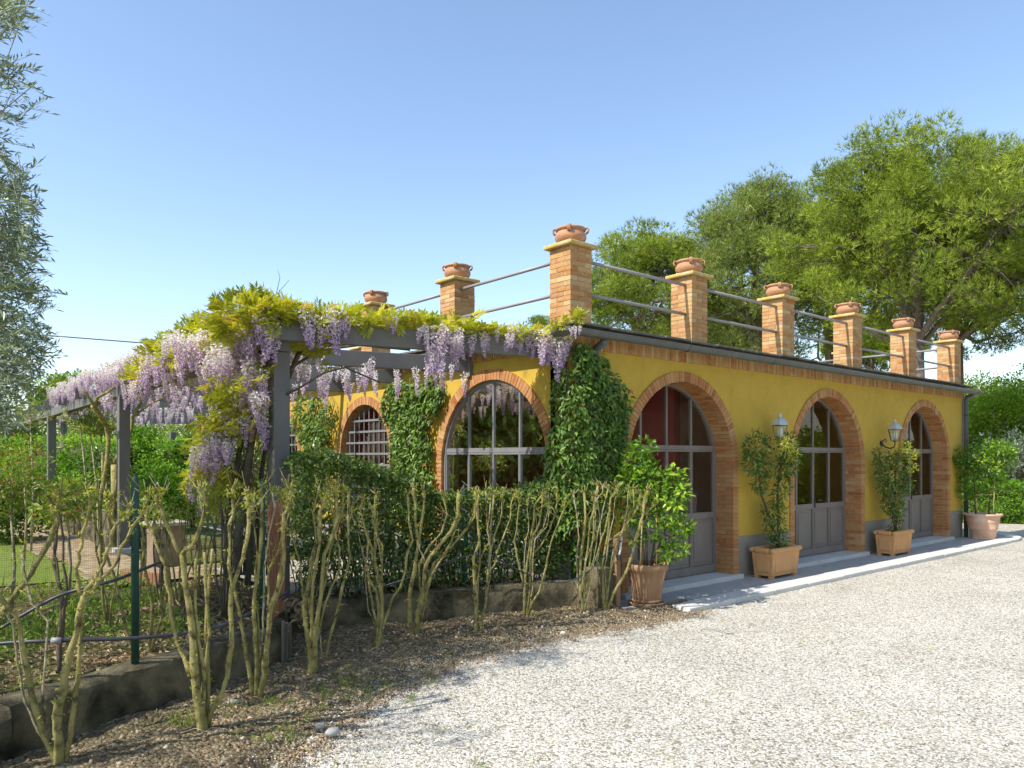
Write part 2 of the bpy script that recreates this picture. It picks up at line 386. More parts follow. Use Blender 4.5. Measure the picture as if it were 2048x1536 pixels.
def norm(a): return a/np.maximum(np.linalg.norm(a, axis=-1, keepdims=True), 1e-9)
def scatter(tmpl, P, D, U, S, rnd, jit=.0):
    V, F = tmpl; N = len(P)
    D = norm(D); X = norm(np.cross(D, U)); Zv = np.cross(X, D)
    S = np.asarray(S).reshape(-1, 1, 1) if np.ndim(S) else S
    W = P[:, None, :] + S*(X[:, None, :]*V[None, :, 0:1] + D[:, None, :]*V[None, :, 1:2] + Zv[:, None, :]*V[None, :, 2:3])
    FF = F[None] + (np.arange(N)*len(V))[:, None, None]
    R = np.repeat(np.clip(rnd, 0, 1), len(F))
    return W.reshape(-1, 3), FF.reshape(-1, 3), R
def join(parts):
    Vs, Fs, Rs = [], [], []; n = 0
    for V, F, R in parts:
        Vs.append(V); Fs.append(F+n); Rs.append(R); n += len(V)
    return np.concatenate(Vs), np.concatenate(Fs), np.concatenate(Rs)
def foliage(name, parts, mat, parent=None, **k):
    V, F, R = join(parts) if isinstance(parts, list) else parts
    return make(name, V, F, mat, parent, rnd=R, **k)
def rdirs(n, bias=(0, 0, 0)):
    return norm(RNG.normal(size=(n, 3)) + np.array(bias))

# ================================================================== GROUND
def sheet(name, x0, x1, y0, y1, step, zf, mat, keep=None, kind='structure', smooth=True):
    xs = np.arange(x0, x1+step*.5, step); ys = np.arange(y0, y1+step*.5, step)
    X, Y = np.meshgrid(xs, ys); Z = zf(X, Y)
    V = np.stack([X, Y, Z], -1).reshape(-1, 3); nx = len(xs)
    i = np.arange(len(ys)-1)[:, None]*nx + np.arange(nx-1)[None]
    F = np.stack([i, i+1, i+nx+1, i+nx], -1).reshape(-1, 4)
    if keep is not None:
        c = V[F].mean(1); F = F[keep(c[:, 0], c[:, 1])]
    return make(name, V, F, mat, smooth=smooth, kind=kind)
WALLPTS = [(-14.0, -5.05), (-5.6, -1.12), (-3.6, -.17), (-3.12, .72), (.02, -.12)]
def wall_y(x):      # y of the garden wall line at x
    return np.interp(x, [p[0] for p in WALLPTS], [p[1] for p in WALLPTS])
EDGE = [(-12., -7.6), (-6.5, -3.9), (-4.36, -2.08), (-3.29, -1.28), (-2.22, -.90), (-1.0, -.82), (.18, -.98), (.85, -.98), (1.2, -.9)]
def edge_y(x): return np.interp(x, [p[0] for p in EDGE], [p[1] for p in EDGE])

make('ground', [(-900, -900, -.16), (900, -900, -.16), (900, 900, -.16), (-900, 900, -.16)], [(0, 1, 2, 3)], M['earth'], kind='structure')
sheet('gravel_drive', -24, 46, -30, 16, .5, lambda x, y: np.full_like(x, -.05)+0*x, M['gravel'], keep=lambda x, y: (y < 3.0) | (x > 9), kind='structure')
def gz(x, y):
    z = .022*(fbm(x*.9, y*.9, 3, 3)-.5) + .008*(fbm(x*9, y*9, 3, 4)-.5)
    z = z*np.clip((13-x)/4, .3, 1)
    return z-.16*np.clip((y-edge_y(x)-.12)/.4, 0, 1)*(x < 1.0)
sheet('gravel_forecourt', -7.6, 16.4, -8, -.4, .08, lambda x, y: gz(x, y), M['gravel'], keep=lambda x, y: (y < -.55) | (x < 0) | (x > 13), kind='structure')
def bed_z(x, y):
    a = np.clip((y-edge_y(x))/.28 + .35*(fbm(x*4, y*4, 3, 6)-.5)*2, 0, 1)
    h = -.012 + a*(.055 + .07*fbm(x*1.7, y*1.7, 3, 9)) + a*.075*(fbm(x*7, y*7, 4, 21)-.45) + a*.03*(fbm(x*28, y*28, 3, 31)-.5)
    return h
sheet('soil_bed', -9.5, 1.3, -6, .85, .03, bed_z, M['soil'],
      keep=lambda x, y: (y > edge_y(x)-.3) & (y < wall_y(x)+.12) & ((x < .30) | (y < -.66)), kind='structure')
def garden_z(x, y):
    d = y-wall_y(x)
    z = np.where(d < 1.2, .33, np.maximum(.33-(d-1.2)*.07, .19))
    q = np.clip((4.4-y)/.8, .15, 1); return z + q*.05*(fbm(x*1.3, y*1.3, 4, 13)-.5)*np.clip(d, 0, 1) + q*.03*(fbm(x*8, y*8, 3, 17)-.5)
sheet('garden_ground', -13.9, -.02, -5.2, 9, .07, garden_z, M['garden'], keep=lambda x, y: (y > wall_y(x)+.13), kind='structure')
sheet('garden_ground_far', -40, 24, 9, 60, .6, lambda x, y: .08+.12*(fbm(x*.3, y*.3, 3, 5)-.5), M['earth'], keep=lambda x, y: ((x < .1) | (y > 11)) & ((y > 18) | (x < 10)), kind='structure')
sheet('lawn', -22, -4.0, 4.0, 20, .08, lambda x, y: .208+.012*fbm(x*.8, y*.8, 2, 8), M['lawn'],
      keep=lambda x, y: (y > 4.3+.8*fbm(x*1.5, y, 2, 5)), kind='structure')
sheet('brick_path', -4.25, -1.0, 3.9, 22, .1, lambda x, y: .228+0*x+.006*fbm(x*3, y*3, 2, 1), M['path'], keep=lambda x, y: (x > -4.15+.1*np.sin(y*1.3)) & ((x < -3.2) | ((y < 5.0) & (x < -2.3))), kind='structure')
sheet('terrace', -1.0, -.0, .75, 10, .2, lambda x, y: .345+0*x, M['terrace'], kind='structure')
sheet('terrace_path', -2.9, -1.0, .9, 3.6, .1, lambda x, y: .36+.02*fbm(x*5, y*5, 3, 1), M['terrace'], kind='structure', keep=lambda x, y: y > wall_y(x)+.12)

# paved strip along the facade with a row of kerb stones
pv = sheet('pavement', .32, 13.1, -.68, .02, .05, lambda x, y: .035+.006*fbm(x*6, y*6, 3, 2), M['pave'], kind='structure')
kb = []
x = .95; i = 0
while x < 12.3:
    L = random.uniform(.85, 1.15); x1 = min(x+L, 12.35)
    m = MB(); j = random.uniform(-.004, .004)
    m.box(x+.004, x1-.004, -.98+j, -.675, -.08, .058+j)
    m.make('kerb_stone', M['stone'], pv, bevel=.012); x = x1
for k in range(5):      # the kerb turns away round the end of the building
    a0 = k*.3; a1 = (k+1)*.3-.01; cx_, cy_, R0, R1 = 12.36, .42, 1.1, 1.4
    m = MB(); V = []
    for z in (-.08, .058):
        for (r, a) in ((R1, a0), (R1, a1), (R0, a1), (R0, a0)):
            V.append((cx_+r*math.sin(a), cy_-r*math.cos(a), z))
    m.add(V, [(3, 2, 1, 0), (4, 5, 6, 7), (0, 1, 5, 4), (1, 2, 6, 5), (2, 3, 7, 6), (3, 0, 4, 7)])
    m.make('kerb_stone', M['stone'], pv, bevel=.012)

# ================================================================== BUILDING
B = thing('garden_building', 'yellow single-storey garden building with brick arches, gutter and roof-top brick pillars', 'building', (0, 0, 0))
BL, BD, ZT = 12.0, 9.64, 3.27
def FM(u, w, z): return (u, w, z)
def LM(u, w, z): return (w, u, z)
def box_m(m, Mf, u0, u1, w0, w1, z0, z1, r=None):
    m.box(u0, u1, w0, w1, z0, z1, r, Mf)
def arched_wall(Mf, u0, u1, z0, z1, holes, w0, w1, name, mat):
    m = MB(); cur = u0
    for c, r, zs in holes:
        box_m(m, Mf, cur, c-r, w0, w1, z0, z1); cur = c+r
        n = 40
        for i in range(n):
            a0 = PI-PI*i/n; a1 = PI-PI*(i+1)/n
            ua, za = c+r*math.cos(a0), zs+r*math.sin(a0); ub, zb = c+r*math.cos(a1), zs+r*math.sin(a1)
            V = [Mf(*p) for p in ((ua, w0, za), (ub, w0, zb), (ub, w0, z1), (ua, w0, z1), (ua, w1, za), (ub, w1, zb), (ub, w1, z1), (ua, w1, z1))]
            m.add(V, [(0, 1, 2, 3), (7, 6, 5, 4), (0, 4, 5, 1), (3, 2, 6, 7)])
    box_m(m, Mf, cur, u1, w0, w1, z0, z1)
    return m.make(name, mat, B)
RO, RI, ZS = 1.27, 1.135, 1.67
FC = [2.138, 6.112, 10.045]
front = arched_wall(FM, 0, BL, -.1, ZT, [(c, RO, ZS) for c in FC], 0, .34, 'wall', M['yellow'])
LA = [(1.50, 1.25, 1.70), (4.86, .96, 1.84), (8.24, .96, 1.84)]
left = arched_wall(LM, .34, BD, -.1, ZT, LA, 0, .34, 'wall', M['yellow'])
m = MB(); m.box(11.66, BL, .34, BD-.34, -.1, ZT); m.make('wall', M['yellow'], B)
m = MB(); m.box(.34, BL, BD-.34, BD, -.1, ZT); m.make('wall', M['yellow'], B)
# inside: floor, ceiling, coloured inner walls
m = MB(); m.box(.35, 11.65, .35, BD-.36, -.1, .10); m.make('floor', M['pave'], B)
m = MB(); m.box(.35, 11.65, .35, BD-.36, 3.0, 3.1); m.make('ceiling', M['inner'], B)
m = MB(); m.box(3.9, 11.6, 4.1, 4.25, .1, 3.0); m.make('inner_wall', M['inner'], B)
m = MB(); m.box(3.75, 3.9, 1.4, 9.2, .1, 3.0); m.make('inner_wall', M['plum'], B)
m = MB(); m.box(.5, 3.75, 6.6, 6.75, .1, 3.0); m.make('inner_wall', M['plum'], B)
m = MB(); m.box(5.0, 5.9, 3.6, 4.05, .1, 1.3); put(m.make('cupboard', M['innerdark']), 'dark low cupboard standing indoors behind the middle arch', 'cupboard')
m = MB(); m.box(2.2, 3.6, 4.2, 5.0, .82, .87)
for a, b in ((2.25, 4.25), (3.5, 4.25), (2.25, 4.9), (3.5, 4.9)): m.box(a, a+.06, b, b+.06, .1, .82)
put(m.make('indoor_table', M['innerdark']), 'dark table standing inside behind the first front arch', 'table')
# grey plinth
edges = [0-.012] + sum([[c-RO-.001, c+RO+.001] for c in FC], []) + [BL+.012]
for i in range(0, len(edges), 2): m = MB(); m.box(edges[i], edges[i+1], -.012, .02, -.05, .63); m.make('plinth', M['plinth'], B)
e2 = [.021, 1.50-1.25, 1.50+1.25, 4.86-.96, 4.86+.96, 8.24-.96, 8.24+.96, BD]
for i in range(0, len(e2), 2): m = MB(); m.box(-.012, .02, e2[i]+.001*(i > 0), e2[i+1], -.05, .63); m.make('plinth', M['plinth'], B)

# ---- bricks
def brick_mesh(L, W, H, seed):
    r = random.Random(seed); m = MB()
    m.box(-L/2, L/2, -W/2, W/2, -H/2, H/2)
    V = [tuple(c+r.uniform(-.0022, .0022) for c in v) for v in m.v]
    me = bpy.data.meshes.new('brick'); me.from_pydata(V, [], m.f); me.update(); me.materials.append(M['brick']); return me
BRICKS = [brick_mesh(.2345, .1135, .0515, s) for s in range(6)]
PIL = .36; ZP0, ZP1 = 3.345, 4.285; NC = 16; PIT = (ZP1-ZP0)/NC
def pillar(x, y, single, name='brick_pillar'):
    """x, y = near left corner of the pillar"""
    m = MB(); m.box(x+.008, x+PIL-.008, y+.008, y+PIL-.008, ZP0-.03, ZP1)
    core = m.make(name, M['mortar'], B, origin=(x+PIL/2, y+PIL/2, ZP0))
    jm = MB(); cx_, cy_ = x+PIL/2, y+PIL/2; a = .06; b_ = .12
    for k in range(NC):
        z = (k+.5)*PIT
        for q in range(4):
            ang = q*PI/2; sgn = 1 if k % 2 else -1
            px_, py_ = (sgn*a, -b_); L, W = .2345, .1135
            c, s = round(math.cos(ang)), round(math.sin(ang))
            wx, wy = px_*c-py_*s, px_*s+py_*c
            if single:
                o = bpy.data.objects.new('brick', random.choice(BRICKS)); COL.objects.link(o); o.parent = core
                o.location = (wx+random.uniform(-.0015, .0015), wy+random.uniform(-.0015, .0015), z); o.rotation_euler = (0, 0, ang+random.choice((0, PI)))
            else:
                lx, ly = (L/2, W/2) if c else (W/2, L/2); j = random.uniform(-.002, .002)
                jm.box(cx_+wx-lx+j, cx_+wx+lx+j, cy_+wy-ly+j, cy_+wy+ly+j, ZP0+z-.0258, ZP0+z+.0258)
    if not single: jm.make('brickwork', M['brickj'], core, kind='stuff')
    m = MB(); m.box(x-.058, x+PIL+.058, y-.058, y+PIL+.058, ZP1+.001, ZP1+.050)
    m.make('cap_stone', M['cap'], core, bevel=.015)
    return core
XS = [0.015 + i*2.325 for i in range(6)]
YS = [0.015 + i*2.315 for i in range(5)]
for i, xx in enumerate(XS): pillar(xx, .015, i < 2)
for j in range(1, 5): pillar(.015, YS[j], j == 1)
for j in range(1, 5): pillar(XS[5], YS[j], False)
for i in range(1, 5): pillar(XS[i], YS[4], False)
# rails
def rail(a, b):
    m = MB(); m.tube([a, b], .0215, 12); m.make('rail', M['rail'], B, smooth=True)
    mm = MB()
    for p, q in ((a, b), (b, a)):
        d = (Vector(q)-Vector(p)).normalized(); mm.tube([Vector(p), Vector(p)+d*.012], .032, 12)
    return mm
for z in (3.765, 4.165):
    for i in range(5):
        rail((XS[i]+PIL, .13, z), (XS[i+1], .13, z))
        if i < 4:
            rail((XS[i]+PIL, YS[4]+.18, z), (XS[i+1], YS[4]+.18, z))
    for j in range(4):
        rail((.13, YS[j]+PIL, z), (.13, YS[j+1], z))
        rail((XS[5]+.18, YS[j]+PIL, z), (XS[5]+.18, YS[j+1], z))
# frieze of upright bricks
def frieze(Mf, u0, u1):
    m = MB(); u = u0
    while u < u1-.02:
        w = .056; j = random.uniform(-.003, .003)
        m.box(u+.002, min(u+w-.003, u1), -.022+j, .03, 3.072+random.uniform(-.003, .003), 3.262, None, Mf); u += w
    m.make('brick_frieze', M['brickj'], B, kind='stuff')
    m = MB(); m.box(u0+.002, u1-.002, -.012, .028, 3.078, 3.268, None, Mf); m.make('frieze_mortar', M['mortar'], B)
frieze(FM, -.02, BL+.02); frieze(LM, .035, BD)
# brick pier showing at the corner under the gutter
# roof deck, eaves slabs
m = MB(); m.box(-.06, BL+.06, -.06, BD+.06, 3.272, 3.30); m.make('roof_deck', M['tile'], B)
def slab(Mf, u0, u1):
    m = MB(); z = random.uniform(-.006, .006); t = random.uniform(-.012, .004)
    V = [Mf(*p) for p in ((u0, -.245+random.uniform(-.012, .012), 3.304+z+t), (u1, -.245+random.uniform(-.012, .012), 3.304+z+t), (u1, .30, 3.315+z), (u0, .30, 3.315+z))]
    V += [(v[0], v[1], v[2]+.03) for v in V]
    m.add(V, [(3, 2, 1, 0), (4, 5, 6, 7), (0, 1, 5, 4), (1, 2, 6, 5), (2, 3, 7, 6), (3, 0, 4, 7)])
    m.make('roof_slab', M['tile'], B, bevel=.005)
u = -.17
while u < BL+.1:
    L = random.choice((.5, .52, .6)); slab(FM, u+.004, min(u+L, BL+.18)-.004); u += L
u = .31
while u < BD:
    L = random.choice((.5, .52, .6)); slab(LM, u+.004, min(u+L, BD+.1)-.004); u += L
m = MB(); m.box(.31, BL-.1, .31, BD, 3.30, 3.335); m.make('roof_terrace', M['tile'], B)
# gutter: half round, mitred at the corner
def halfpipe(m, pts, dirs, r=.072, n=10, th=.006):
    # pts: list of (x, y, z) centres, dirs: outward horizontal vector per point (already scaled for mitre)
    rings = []
    for p, d in zip(pts, dirs):
        ring = []
        for k in range(n+1):
            a = -PI*.04 + (PI*1.08)*k/n
            ring.append((p[0]+d[0]*math.cos(a)*r, p[1]+d[1]*math.cos(a)*r, p[2]-math.sin(a)*r))
        for k in range(n, -1, -1):
            a = -PI*.04 + (PI*1.08)*k/n; rr = r-th
            ring.append((p[0]+d[0]*math.cos(a)*rr, p[1]+d[1]*math.cos(a)*rr, p[2]-math.sin(a)*rr))
        rings.append(ring)
    K = len(rings[0]); V = [v for rg in rings for v in rg]
    F = [(i*K+k, (i+1)*K+k, (i+1)*K+(k+1) % K, i*K+(k+1) % K) for i in range(len(rings)-1) for k in range(K)]
    F += [tuple(range(K)), tuple((len(rings)-1)*K+k for k in range(K-1, -1, -1))]
    m.add(V, F)
GZ = 3.245; GO = -.235
m = MB(); halfpipe(m, [(GO, GO, GZ), (BL+.38, GO, GZ-.02)], [(-1, -1), (0, -1)]); m.make('gutter', M['gutter'], B, smooth=False)
m = MB(); halfpipe(m, [(GO-.001, GO+.001, GZ), (GO, BD+.1, GZ-.02)], [(-1, -1), (-1, 0)]); m.make('gutter', M['gutter'], B, smooth=False)
for k in range(6):
    m = MB(); xx = 1.9+k*2.05
    m.tube([(xx-.02, GO, GZ-.003-.0016*xx), (xx+.02, GO, GZ-.003-.0016*xx)], .0765, 20, cap=False)
    # keep only the lower half of the joint band
    keep = [f for f in m.f if sum(m.v[i][2] for i in f)/len(f) < GZ-.004]; m.f = keep; m.r = m.r[:len(keep)]
    m.make('gutter_joint', M['gutter'], B, smooth=True)
def downpipe(x, y, zt, zb):
    m = MB(); m.tube([(x, GO+.03, GZ-.06), (x, GO+.045, zt-.02), (x, y-.02, zt-.07), (x, y, zt-.12), (x, y, zb)], [.05, .05, .047, .045, .045], 14)
    o = m.make('downpipe', M['gutter'], B, smooth=True)
    m = MB()
    for z in (2.7, 1.75, .8): m.tube([(x, y, z-.014), (x, y, z+.014)], .052, 14)
    m.make('pipe_clip', M['dark'], o)
downpipe(.36, -.065, 3.16, .05); downpipe(BL+.06, -.065, 3.15, .03)

# ---- brick arch surrounds
def voussoir_mesh(ri, ro, da, dep, seed):
    r = random.Random(seed); g = .0035; V = []
    for w in (0, dep):
        for (rad, s) in ((ri, -1), (ri, 1), (ro, 1), (ro, -1)):
            a = s*(da/2-g/rad)
            V.append((rad*math.cos(a)+r.uniform(-.002, .002), w+r.uniform(-.001, .001), rad*math.sin(a)+r.uniform(-.001, .001)))
    F = [(0, 1, 2, 3), (7, 6, 5, 4), (0, 4, 5, 1), (1, 5, 6, 2), (2, 6, 7, 3), (3, 7, 4, 0)]
    return V, F
def arch_surround(Mf, c, ri, ro, zs, zb, w0, w1, single=False, split=True):
    # mortar backing
    m = MB(); n = 48; g = .009
    sec = [(ri+g, zb, 'L')]
    path = [(-1, zb), (-1, zs)] ; pts_i = [(c-(ri+g), zb)]+[(c-(ri+g)*math.cos(PI*i/n), zs+(ri+g)*math.sin(PI*i/n)) for i in range(n+1)]+[(c+(ri+g), zb)]
    pts_o = [(c-(ro-.001), zb)]+[(c-(ro-.001)*math.cos(PI*i/n), zs+(ro-.001)*math.sin(PI*i/n)) for i in range(n+1)]+[(c+(ro-.001), zb)]
    V = []; 
    for w in (w0+g, w1-.002):
        V += [Mf(p[0], w, p[1]) for p in pts_i] + [Mf(p[0], w, p[1]) for p in pts_o]
    K = len(pts_i); F = []
    for i in range(K-1):
        F += [(i, i+1, K+i+1, K+i), (2*K+i, 3*K+i, 3*K+i+1, 2*K+i+1), (i, 2*K+i, 2*K+i+1, i+1)]
    m.add(V, F); core = m.make('arch_surround', M['mortar'], B)
    N = int(round(PI*(ri+ro)/2/.0605)); da = PI/N; jm = MB()
    meshes = {}
    for i in range(N):
        a = PI*(i+.5)/N
        deps = ((w0, .115), (w0+.12, w1-w0-.125)) if i % 2 else ((w0, w1-w0-.01),)
        for di, (ws, dep) in enumerate(deps):
            V, F = voussoir_mesh(ri, ro, da, dep, i*7+di)
            jj = random.uniform(-.003, .003)
            if single and di == 0 and a < PI*.72:
                key = (round(dep, 3), i % 3)
                if key not in meshes:
                    me = bpy.data.meshes.new('brick'); me.from_pydata(V, [], F); me.update(); me.materials.append(M['brick_arch']); meshes[key] = me
                o = bpy.data.objects.new('brick', meshes[key]); COL.objects.link(o); o.parent = core
                o.location = (c, ws+jj, zs); o.rotation_euler = (0, -a, 0)
            else:
                ca, sa = math.cos(a), math.sin(a)
                jm.add([Mf(c+v[0]*ca-v[2]*sa, ws+v[1]+jj, zs+v[0]*sa+v[2]*ca) for v in V], F)
    z = zb; k = 0
    H = .0605
    nj = int((zs-zb)/H); H = (zs-zb)/nj
    me_j = {}
    for k in range(nj):
        z = zb+k*H
        for s in (-1, 1):
            if k % 2: cuts = ((w0, w0+.117), (w0+.122, w1-.005))
            else: cuts = ((w0, w0+.237), (w0+.242, w1-.005))
            for ci, (a, b_) in enumerate(cuts):
                if b_ <= a+.01: continue
                u0, u1 = (c-ro, c-ri) if s < 0 else (c+ri, c+ro); j = random.uniform(-.003, .003)
                if single and s > 0 and ci == 0:
                    key = k % 4
                    if key not in me_j:
                        mm = MB(); mm.box(0, u1-u0, 0, b_-a, .004, H-.004)
                        V = [tuple(q+random.uniform(-.0015, .0015) for q in v) for v in mm.v]
                        me = bpy.data.meshes.new('brick'); me.from_pydata(V, [], mm.f); me.update(); me.materials.append(M['brick_arch']); me_j[key] = me
                    o = bpy.data.objects.new('brick', me_j[key]); COL.objects.link(o); o.parent = core; o.location = (u0+j*.5, a+j, z)
                else:
                    jm.box(u0+j*.5, u1+j*.5, a+j, b_+j, z+.004, z+H-.004, None, Mf)
    jm.make('brickwork', M['brickj_arch'], core, kind='stuff')
    return core
for i, c in enumerate(FC): arch_surround(FM, c, RI, RO, ZS, .1, -.018, .345, single=(i == 0))
for c, r, zs in LA: arch_surround(LM, c, r-.14, r, zs, .1, -.018, .30)
# thresholds
for c in FC:
    m = MB(); m.box(c-RO-.02, c+RO+.02, -.10, .5, -.05, .098); m.make('threshold', M['stone'], B, bevel=.008)

# ---- glazed doors
def strip_arch(m, Mf, c, r0, r1, zs, w0, w1, zb, n=40):
    P0 = [(c-r0, zb)]+[(c-r0*math.cos(PI*i/n), zs+r0*math.sin(PI*i/n)) for i in range(n+1)]+[(c+r0, zb)]
    P1 = [(c-r1, zb)]+[(c-r1*math.cos(PI*i/n), zs+r1*math.sin(PI*i/n)) for i in range(n+1)]+[(c+r1, zb)]
    V = []
    for w in (w0, w1): V += [Mf(p[0], w, p[1]) for p in P0] + [Mf(p[0], w, p[1]) for p in P1]
    K = len(P0); F = []
    for i in range(K-1):
        F += [(i, i+1, K+i+1, K+i), (2*K+i, 3*K+i, 3*K+i+1, 2*K+i+1), (i, 2*K+i, 2*K+i+1, i+1), (K+i, K+i+1, 3*K+i+1, 3*K+i)]
    m.add(V, F)
def arched_door(Mf, c, r, zs, w, zb, zp, zt, cols, mat, bar=.036, handle=False):
    """r inner radius; zp top of the solid panels; zt transom centre; w depth of the outer face"""
    m = MB(); strip_arch(m, Mf, c, r-.035, r-.001, zs, w, w+.07, zb)
    fr = m.make('door', mat, B)
    ri = r-.035; us = [c-ri+2*ri*i/cols for i in range(cols+1)]
    def arcz(u): return zs+math.sqrt(max(ri*ri-(u-c)**2, 0))
    m = MB(); m.box(c-ri+.001, c+ri-.001, w+.008, w+.052, zt-.03, zt+.03, None, Mf); m.make('transom', mat, fr)
    for u in us[1:-1]:
        m = MB(); m.box(u-bar/2, u+bar/2, w+.012, w+.05, zt+.031, arcz(u)-.002, None, Mf); m.make('glazing_bar', mat, fr)
    for i in range(cols):
        u0, u1 = us[i]+.002, us[i+1]-.002
        # leaf: stiles and rails round the glass, solid panel below
        m = MB(); st = bar*.62; wa, wb = w+.010, w+.055
        m.box(u0, u0+st, wa, wb, zb+.01, zt-.033, None, Mf); m.box(u1-st, u1, wa, wb, zb+.01, zt-.033, None, Mf)
        m.box(u0+st, u1-st, wa+.001, wb, zp-.09, zp, None, Mf); m.box(u0+st, u1-st, wa+.001, wb, zt-.058, zt-.034, None, Mf)
        m.box(u0+st, u1-st, wa+.001, wb, zb+.01, zb+.12, None, Mf)
        lf = m.make('door_leaf', mat, fr)
        m = MB(); m.box(u0+st+.001, u1-st-.001, wa+.022, wb-.006, zb+.121, zp-.091, None, Mf)
        e = .055
        m.box(u0+st+e, u1-st-e, wa+.012, wa+.0215, zb+.12+e, zp-.09-e, None, Mf)
        m.make('door_panel', mat, fr, bevel=.006)
        m = MB(); V = [Mf(u0+st, w+.03, zp), Mf(u1-st, w+.03, zp), Mf(u1-st, w+.03, zt-.058), Mf(u0+st, w+.03, zt-.058)]
        m.add(V, [(0, 1, 2, 3)]); m.make('glass_pane', M['glass'], fr)
        n = 10; top = [(u0+(u1-u0)*k/n) for k in range(n+1)]
        V = [Mf(u0, w+.03, zt+.029), Mf(u1, w+.03, zt+.029)] + [Mf(u, w+.03, max(arcz(u), zt+.03)) for u in reversed(top)]
        m = MB(); m.add(V, [tuple(range(len(V)))]); m.make('glass_pane', M['glass'], fr)
    if handle:
        u = us[2]+.03; m = MB(); z = zb+.95
        m.box(u, u+.025, w-.004, w+.01, z-.13, z+.04, None, Mf)
        m.box(u+.004, u+.018, w-.05, w-.004, z-.008, z+.008, None, Mf); m.box(u, u+.125, w-.062, w-.046, z-.009, z+.009, None, Mf)
        m.make('door_handle', M['dark'], fr)
    return fr
for i, c in enumerate(FC): arched_door(FM, c, RI, ZS, .27, .10, .99, 1.925, 4, M['door'], handle=(i > 0))
arched_door(LM, 1.50, 1.11, 1.70, .03, .34, .75, 1.885, 4, M['frame'], bar=.028)
for c, r, zs in LA[1:]:
    ri = r-.14
    m = MB(); strip_arch(m, LM, c, ri-.05, ri-.001, zs, .16, .22, .34); wd = m.make('arched_window', M['frame'], B)
    n = 24; V = [LM(c-ri, .20, .34)]+[LM(c-ri*math.cos(PI*k/n), .20, zs+ri*math.sin(PI*k/n)) for k in range(n+1)]+[LM(c+ri, .20, .34)]
    m = MB(); m.add(V, [tuple(range(len(V)))]); m.make('glass_pane', M['glass'], wd)
    for k in range(-4, 5):
        u = c+k*.166; zt_ = zs+math.sqrt(max(ri*ri-(u-c)**2, .0))
        m = MB(); m.tube([LM(u, .09, .34), LM(u, .09, zt_-.004)], .011, 6); m.make('grille_bar', M['frame'], wd)
    z = .55
    while z < zs+ri*.75:
        h = ri if z < zs else math.sqrt(ri*ri-(z-zs)**2)
        m = MB(); m.box(c-h+.003, c+h-.003, .070, .080, z-.017, z+.017, None, LM); m.make('grille_bar', M['frame'], wd); z += .185

# ================================================================== POTS ON THE PILLARS
def bowl():
    t = thing('terracotta_bowl', '', 'bowl')
    m = MB(); m.lathe([(0, 0), (.118, 0), (.130, .012), (.168, .040), (.190, .080), (.188, .115), (.170, .148), (.162, .160), (.168, .168), (.182, .178), (.186, .194), (.176, .205), (.156, .200), (.150, .18), (.158, .14), (.05, .12), (0, .12)], n=36)
    m.make('bowl_body', M['terra'], t, smooth=True)
    for k in range(4):
        a = k*PI/2+.78-.05; m = MB(); ca, sa = math.cos(a), math.sin(a)
        P = [(.176, .200), (.204, .204), (.214, .182), (.206, .152), (.184, .135)]
        for s in (-.014, 0, .014):
            m.tube([(ca*r-sa*s, sa*r+ca*s, z) for r, z in P], .011, 6)
        m.make('handle', M['terra'], t, smooth=True)
    return t
bw = bowl(); ZB = ZP1+.050
spots = [(XS[0], .015, 'terracotta bowl on the tall corner pillar, nearest and largest of the roof bowls'),
 (XS[1], .015, 'terracotta bowl on the second front pillar, next right from the corner pillar'),
 (XS[2], .015, 'terracotta bowl on the third front pillar counting from the corner one'),
 (XS[3], .015, 'terracotta bowl on the fourth front pillar counting from the corner one'),
 (XS[4], .015, 'terracotta bowl on the last but one front pillar at the far right'),
 (XS[5], .015, 'terracotta bowl on the farthest front pillar at the right end'),
 (.015, YS[1], 'terracotta bowl on the pillar left of the corner, against open sky'),
 (.015, YS[2], 'terracotta bowl just showing above the wisteria at the left'),
 (.015, YS[3], 'terracotta bowl on the left side pillar sunk behind the wisteria mound'),
 (XS[5], YS[1], 'low terracotta bowl seen between the front pillars on the end wall')]
for i, (x, y, lab) in enumerate(spots):
    o = bw if i == 0 else copy_tree(bw)
    o.location = (x+PIL/2, y+PIL/2, ZB); o['label'] = lab; o['group'] = 'terracotta bowls on the roof pillars'
    o.rotation_euler.z = random.uniform(-.12, .12)

